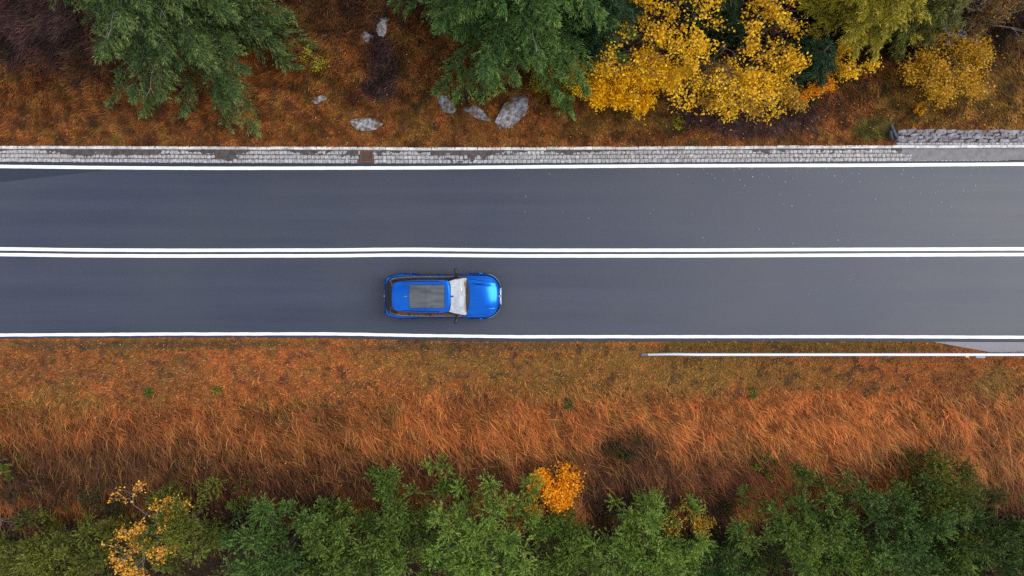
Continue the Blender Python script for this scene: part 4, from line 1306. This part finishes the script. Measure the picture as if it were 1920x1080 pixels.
def leafy(px, py, H, Rad, seed, cols, label, stems=1, depth=5, leaves=9, leafL=(.09, .16), wood='bark_pale', cat='tree', name='deciduous_tree', spread=.55, r0=.09, lfrac=.55, elong=(1, 1), minleaf=2, clump=.10, gap=0.0):
    """recursively branching deciduous tree or shrub"""
    rs = np.random.default_rng(seed); rr = random.Random(seed)
    a = at(px, py)
    segs, tips = [], []
    def grow(p, d, L, r, lev):
        n = 3
        for i in range(n):
            d = (d + Vector((rr.gauss(0, .13), rr.gauss(0, .13), rr.gauss(.03, .10)))).normalized()
            q = p + d * (L / n)
            segs.append((p[:], q[:], r * (1 - .25 * i / n), r * (1 - .25 * (i + 1) / n), lev)); 
            if lev >= minleaf: tips.append((q[:], d[:], lev))
            p = q
            if lev < depth and i > 0 and rr.random() < .55:
                ax = Vector((rr.gauss(0, 1), rr.gauss(0, 1), rr.gauss(0, .6))).normalized()
                grow(p, (d + ax * spread * 1.3).normalized(), L * rr.uniform(.55, .75), r * .55, lev + 1)
        if lev < depth:
            for _ in range(2):
                ax = Vector((rr.gauss(0, 1), rr.gauss(0, 1), rr.gauss(.1, .5))).normalized()
                grow(p, (d + ax * spread).normalized(), L * rr.uniform(.6, .82), r * .62, lev + 1)
    for s_ in range(stems):
        az = s_ / max(stems, 1) * 6.283 + rr.uniform(-.4, .4)
        tilt = 0.08 if stems == 1 else rr.uniform(.35, 1.1)
        d0 = Vector((math.cos(az) * math.sin(tilt), math.sin(az) * math.sin(tilt), math.cos(tilt)))
        grow(Vector((math.cos(az) * .05 * (stems > 1), math.sin(az) * .05 * (stems > 1), 0)), d0, H * lfrac * rr.uniform(.85, 1.1), r0, 0)
    P = np.array([s_[0] for s_ in segs]); Q = np.array([s_[1] for s_ in segs])
    r_a = np.array([max(s_[2], .005) for s_ in segs]); r_b = np.array([max(s_[3], .004) for s_ in segs]); lev = np.array([s_[4] for s_ in segs])
    T = np.array([t_[0] for t_ in tips]); D = np.array([t_[1] for t_ in tips])
    # lean the crown back over its foot, then fit to the wanted size
    mo_ = T.mean(0) if len(T) else Q.mean(0)
    for A_ in (P, Q, T):
        if len(A_):
            k_ = np.clip(A_[:, 2:3] / max(mo_[2], .1), 0, 1.0); A_[:, :2] -= mo_[:2] * k_
    allp = np.concatenate([P, Q]); rad = np.percentile(np.hypot(allp[:, 0], allp[:, 1]), 96); hh = np.percentile(allp[:, 2], 99)
    sc_ = np.array([Rad / rad * elong[0], Rad / rad * elong[1], H / hh])
    P, Q, T = P * sc_, Q * sc_, T * sc_
    if gap and len(T):
        g_ = .5 * fbm(T[:, 0] * 1.5 + seed, T[:, 1] * 1.5 + T[:, 2], 3, 2) + .5 * fbm(T[:, 0] * 3.4, T[:, 1] * 3.4 + T[:, 2] * 2, 6, 2)
        kk_ = g_ > np.quantile(g_, gap); T, D = T[kk_], D[kk_]
    n = len(T)
    u = np.repeat(np.arange(n), leaves)
    b = T[u] + rs.normal(0, clump, (n * leaves, 3))
    dk, md, lt = [np.array(q) for q in cols]
    tn = np.clip(.5 * rs.random(n)[u] + .5 * rs.random(n * leaves), 0, 1)[:, None]
    cc = np.where(tn < .5, dk + (md - dk) * tn * 2, md + (lt - md) * (tn - .5) * 2)
    dd = D[u] * .5 + rs.normal(0, .8, (n * leaves, 3)) + np.array([0, 0, -.1])
    L_ = rs.uniform(*leafL, n * leaves)
    V, C = leaf_quads(b, dd, L_, L_ * rs.uniform(.55, .8, n * leaves), cc, .2, rs)
    k0 = lev == 0
    tv, tf = tubes(P[k0], Q[k0], r_a[k0], r_b[k0], 7)
    lv, lf = tubes(P[~k0], Q[~k0], r_a[~k0], r_b[~k0], 3)
    parts = [('trunk' if stems == 1 else 'stems', fast_mesh('trunk', tv, tf, 4, None, True), M[wood]), ('limbs', fast_mesh('limbs', lv, lf, 4), M[wood])]
    if leaves: parts.append(('crown', quad_mesh('crown', V, C), M['leaf']))
    finish_tree(name, a.x, a.y, label, cat, parts)

def pal(a_, b_, c_): return [srgb(*a_), srgb(*b_), srgb(*c_)]
P_SPRUCE = pal((22, 36, 16), (66, 90, 42), (134, 146, 78))
P_SPRUCE2 = pal((20, 38, 15), (60, 94, 38), (132, 152, 72))
P_DARKFIR = pal((14, 28, 16), (30, 56, 28), (52, 82, 38))
P_LARCH = pal((80, 80, 22), (150, 140, 38), (206, 178, 56))
P_GOLD = pal((196, 140, 8), (240, 190, 20), (252, 216, 60))
P_GOLD2 = pal((214, 150, 4), (246, 190, 12), (252, 212, 40))
P_OCHRE = pal((150, 112, 30), (196, 150, 46), (222, 180, 70))
P_ORANGE = pal((206, 120, 8), (242, 160, 16), (252, 190, 46))
P_PALEOR = pal((180, 120, 56), (226, 160, 70), (245, 195, 100))
P_PINE = pal((28, 38, 14), (82, 104, 38), (140, 160, 68))
P_PINEL = pal((34, 50, 16), (100, 128, 46), (164, 184, 84))
P_PINEO = pal((32, 38, 14), (90, 96, 34), (142, 144, 56))
P_PINEB = pal((24, 38, 18), (70, 98, 42), (122, 146, 70))
P_PINED = pal((18, 30, 13), (54, 74, 30), (100, 120, 54))

# upper side
spruce(392, 26, 11.0, 4.8, 101, P_SPRUCE, 'tall grey green spruce with drooping boughs left of the boulders', reach=(R(-80), .08), zshape=.62)
spruce(968, 14, 11.5, 4.7, 102, P_SPRUCE2, 'tall bright green spruce overhanging the rock outcrop', reach=(R(-100), .06), droop=.36, zshape=.62)
spruce(1120, 60, 6.0, 2.0, 103, P_DARKFIR, 'dark shaded fir left behind the yellow leaved tree', low=.04, cat='fir', name='fir_tree')
spruce(1318, 40, 3.2, 2.2, 107, P_DARKFIR, 'dark green fir showing through gaps in the yellow leaved tree', low=.03, cat='fir', name='fir_tree')
spruce(1492, 140, 3.0, 1.7, 104, P_DARKFIR, 'dark low fir at the right foot of the yellow leaved tree', low=.03, cat='fir', name='fir_tree')
spruce(1590, 10, 8.0, 2.9, 105, P_LARCH, 'yellow green larch right of the yellow leaved tree', low=.10, droop=.25, cat='larch', name='larch_tree')
spruce(1690, 36, 4.5, 2.0, 106, pal((52, 58, 24), (88, 92, 36), (128, 124, 48)), 'olive young larch beside the bare twiggy shrub', low=.05, droop=.25, cat='larch', name='larch_tree')
leafy(1318, 74, 4.6, 4.1, 211, pal((150, 108, 14), (238, 184, 20), (254, 218, 60)), 'tree with bright yellow sparse leaves above the dark undergrowth', stems=8, depth=5, leaves=3, leafL=(.08, .14), r0=.03, spread=.75, lfrac=.40, minleaf=4, wood='bark', clump=.10, gap=.42)
leafy(1160, 160, 1.5, 1.9, 202, P_GOLD2, 'dense golden yellow bush beside the bank grass', stems=9, depth=3, leaves=24, leafL=(.07, .13), cat='bush', name='golden_bush', r0=.02, elong=(1.15, .75), minleaf=1, clump=.13)
leafy(1375, 178, 1.4, 1.7, 203, P_OCHRE, 'ochre low bush at the foot of the yellow leaved tree', stems=8, depth=3, leaves=12, leafL=(.06, .12), cat='bush', name='ochre_bush', r0=.018, elong=(1.3, .6), minleaf=1, clump=.13)
leafy(1750, 128, 1.5, 1.9, 204, pal((130, 96, 22), (196, 148, 34), (230, 182, 56)), 'olive yellow bush at right below the bare twigs', stems=9, depth=3, leaves=12, gap=.3, leafL=(.06, .12), cat='bush', name='olive_bush', r0=.018, elong=(1.1, .8), minleaf=1, clump=.14)
leafy(1046, 158, .9, 1.0, 205, pal((84, 82, 22), (140, 120, 28), (180, 150, 40)), 'small olive bush between the rock outcrop and golden bush', stems=6, depth=3, leaves=8, leafL=(.06, .11), cat='bush', name='olive_bush', r0=.014, minleaf=1)
leafy(1572, 128, 1.4, .9, 206, P_GOLD, 'thin yellow sapling between the dark fir and the larch', stems=4, depth=3, leaves=3, leafL=(.07, .12), cat='sapling', name='yellow_sapling', r0=.014, minleaf=1)
leafy(1510, 160, .8, .8, 207, P_ORANGE, 'small orange yellow bush right of the yellow tree', stems=6, depth=3, leaves=6, leafL=(.06, .11), cat='bush', name='orange_bush', r0=.012, minleaf=1)
leafy(592, 118, .9, .55, 208, pal((120, 120, 20), (180, 165, 30), (210, 190, 50)), 'small yellow green sprig at the right edge of the left spruce', stems=4, depth=3, leaves=1, leafL=(.06, .10), cat='sapling', name='yellow_sapling', r0=.010, minleaf=2)
leafy(1745, 48, 2.6, 1.5, 209, P_OCHRE, 'bare shrub with pale grey twigs near the top right', stems=4, depth=4, leaves=0, cat='shrub', name='bare_shrub', r0=.03, spread=.6)
leafy(1850, 40, 2.6, 2.0, 210, pal((70, 52, 24), (112, 82, 34), (160, 118, 46)), 'brown thinning shrub in the top right corner', stems=6, depth=4, leaves=3, leafL=(.06, .11), cat='shrub', name='brown_shrub', r0=.02, minleaf=2)
# lower side
B = [  # px, py, height, radius, palette, clumps, label
    (12, 1060, 4.0, 1.3, P_PINED, 60, 'dark pine in the lower left corner'),
    (160, 1014, 3.6, 1.4, P_PINEO, 75, 'olive pine between the bare stem and the orange leaved tree'),
    (250, 1050, 4.2, 1.5, P_PINEO, 80, 'olive pine underneath the sparse orange leaved tree'),
    (375, 965, 3.2, 1.25, P_PINEO, 70, 'olive pine just right of the sparse orange leaved tree'),
    (548, 1015, 4.2, 1.9, P_PINEB, 100, 'blue green pine right of the dark leaf littered gap'),
    (655, 1020, 4.0, 1.6, P_PINE, 80, 'mid green pine, second right of the leaf littered gap'),
    (745, 980, 3.8, 1.7, P_PINE, 90, 'mid green pine directly left of the large light green tree'),
    (890, 985, 4.8, 2.2, P_PINEL, 150, 'largest light green tree, left of the orange bush'),
    (1065, 1030, 3.4, 1.2, P_PINE, 70, 'small green tree directly below the orange bush'),
    (1205, 1010, 3.8, 1.8, P_PINEL, 110, 'light green tree right of the orange bush'),
    (1335, 1035, 3.2, 1.2, P_PINEB, 60, 'small blue green pine below the sparse orange sapling'),
    (1450, 985, 4.2, 1.9, P_PINE, 110, 'broad mid green pine right of the sparse orange sapling'),
    (1545, 1040, 4.4, 1.5, P_PINEL, 80, 'light green pine at the bottom edge between two darker pines'),
    (1625, 970, 4.0, 1.8, P_PINEB, 100, 'blue green pine left of the olive topped pine'),
    (1708, 925, 3.0, 1.2, P_PINEO, 80, 'olive pine standing furthest up the slope at right'),
    (1790, 985, 3.8, 1.6, P_PINED, 80, 'dark thin pine right of the olive pine'),
    (1700, 1040, 4.0, 1.6, P_PINE, 80, 'mid green pine below the olive pine at the bottom edge'),
    (1880, 1050, 4.2, 1.5, P_PINE, 80, 'green pine in the lower right corner'),
    (485, 935, 1.0, .55, P_PINEO, 14, 'tiny olive pine seedling above the leaf littered gap'),
    (1425, 872, .7, .32, P_PINEO, 8, 'tiny olive pine seedling in long grass at right'),
    (30, 868, 1.0, .6, P_PINEO, 14, 'tiny olive pine seedling at the left edge of the long grass'),
]
for i, (px, py, H, Rd, pl, nc, lab) in enumerate(B):
    tufty(px, py - (8 if nc > 20 else 0), H * .98, Rd * 1.30, 400 + i, pl, lab, nclump=int(nc * 1.25), cat='pine', group='young pines along the bottom edge', csize=.66 if nc > 20 else .22, shoots=22 if nc > 20 else 12)
leafy(1036, 908, 1.4, 1.3, 317, P_ORANGE, 'dense bright orange bush among the green pines', stems=10, depth=3, leaves=7, leafL=(.08, .14), cat='bush', name='orange_bush', r0=.018, minleaf=1, clump=.14, gap=.12)
leafy(1285, 965, 1.8, 1.1, 302, P_OCHRE, 'sparse orange sapling among the pines right of centre', stems=4, depth=3, leaves=3, leafL=(.07, .12), cat='sapling', name='orange_sapling', r0=.014, minleaf=1)
leafy(335, 968, 3.8, 2.0, 303, pal((180, 116, 24), (230, 160, 40), (248, 196, 80)), 'slender tree with pale branches and sparse orange leaves', depth=5, leaves=2, leafL=(.08, .13), r0=.04, spread=.65, lfrac=.30, minleaf=5)
leafy(56, 958, 2.4, .5, 304, P_OCHRE, 'thin bare pale stem in the lower left', depth=2, leaves=0, cat='dead sapling', name='dead_sapling', r0=.025, lfrac=.8, spread=.3)
# brown leafy scrub between the long grass and the lower trees
P_SCRUB = pal((34, 26, 18), (62, 44, 26), (104, 72, 38))
P_SCRUBG = pal((30, 32, 16), (58, 56, 26), (92, 80, 36))
for i, (px, py, h, r, pl, lab) in enumerate([
    (70, 925, .9, 1.5, P_SCRUB, 'dark brown scrub above the bare pale stem at lower left'),
    (215, 925, .8, 1.2, P_SCRUBG, 'low dark olive scrub above the orange leaved tree at lower left'),
    (455, 965, .8, 1.4, P_SCRUB, 'dark brown scrub in the leaf littered gap at lower left'),
    (590, 935, .8, 1.0, P_SCRUB, 'low brown scrub in the grass above the blue green pine'),
    (1150, 945, .9, 1.3, P_SCRUB, 'dark brown scrub just right of the orange bush'),
    (1165, 835, .5, .8, P_SCRUBG, 'small dark scrub patch alone in the long grass above the orange bush'),
    (1330, 945, .8, 1.2, P_SCRUBG, 'dark olive scrub beside the sparse orange sapling'),
    (1880, 985, .9, 1.3, P_SCRUB, 'dark brown scrub at the lower right edge above the corner pine'),
]):
    leafy(px, py, h, r, 600 + i, pl, lab, stems=9, depth=3, leaves=4, leafL=(.06, .11), cat='scrub', name='scrub_bush', r0=.012, minleaf=1, clump=.12, wood='bark', gap=.5 if h < .7 else .25)
# small plants on the verges
for i, (px, py, pl, h, r, lab) in enumerate([
    (281, 735, pal((60, 84, 26), (88, 112, 38), (110, 134, 52)), .2, .16, 'small bright green plant in the verge at far left'),
    (408, 730, pal((96, 98, 28), (126, 120, 38), (160, 140, 48)), .2, .18, 'small yellow green plant right of the far left green one'),
    (1065, 757, pal((36, 66, 28), (52, 88, 38), (74, 108, 50)), .22, .18, 'small dark green plant where mown grass meets long grass'),
    (1410, 735, pal((84, 92, 34), (110, 112, 42), (136, 130, 52)), .2, .22, 'small green plant in the verge below the guardrail'),
    (1720, 205, pal((170, 110, 10), (214, 150, 20), (246, 190, 40)), .30, .2, 'small orange yellow plant above the stone wall end'),
    (1270, 232, pal((120, 120, 20), (160, 150, 30), (200, 180, 50)), .3, .25, 'small yellow green plant in the bank below the golden bush'),
]):
    leafy(px, py, h, r, 500 + i, pl, lab, stems=5, depth=1, leaves=6, leafL=(.06, .10), cat='plant', name='small_plant', r0=.008, minleaf=0, clump=.04)
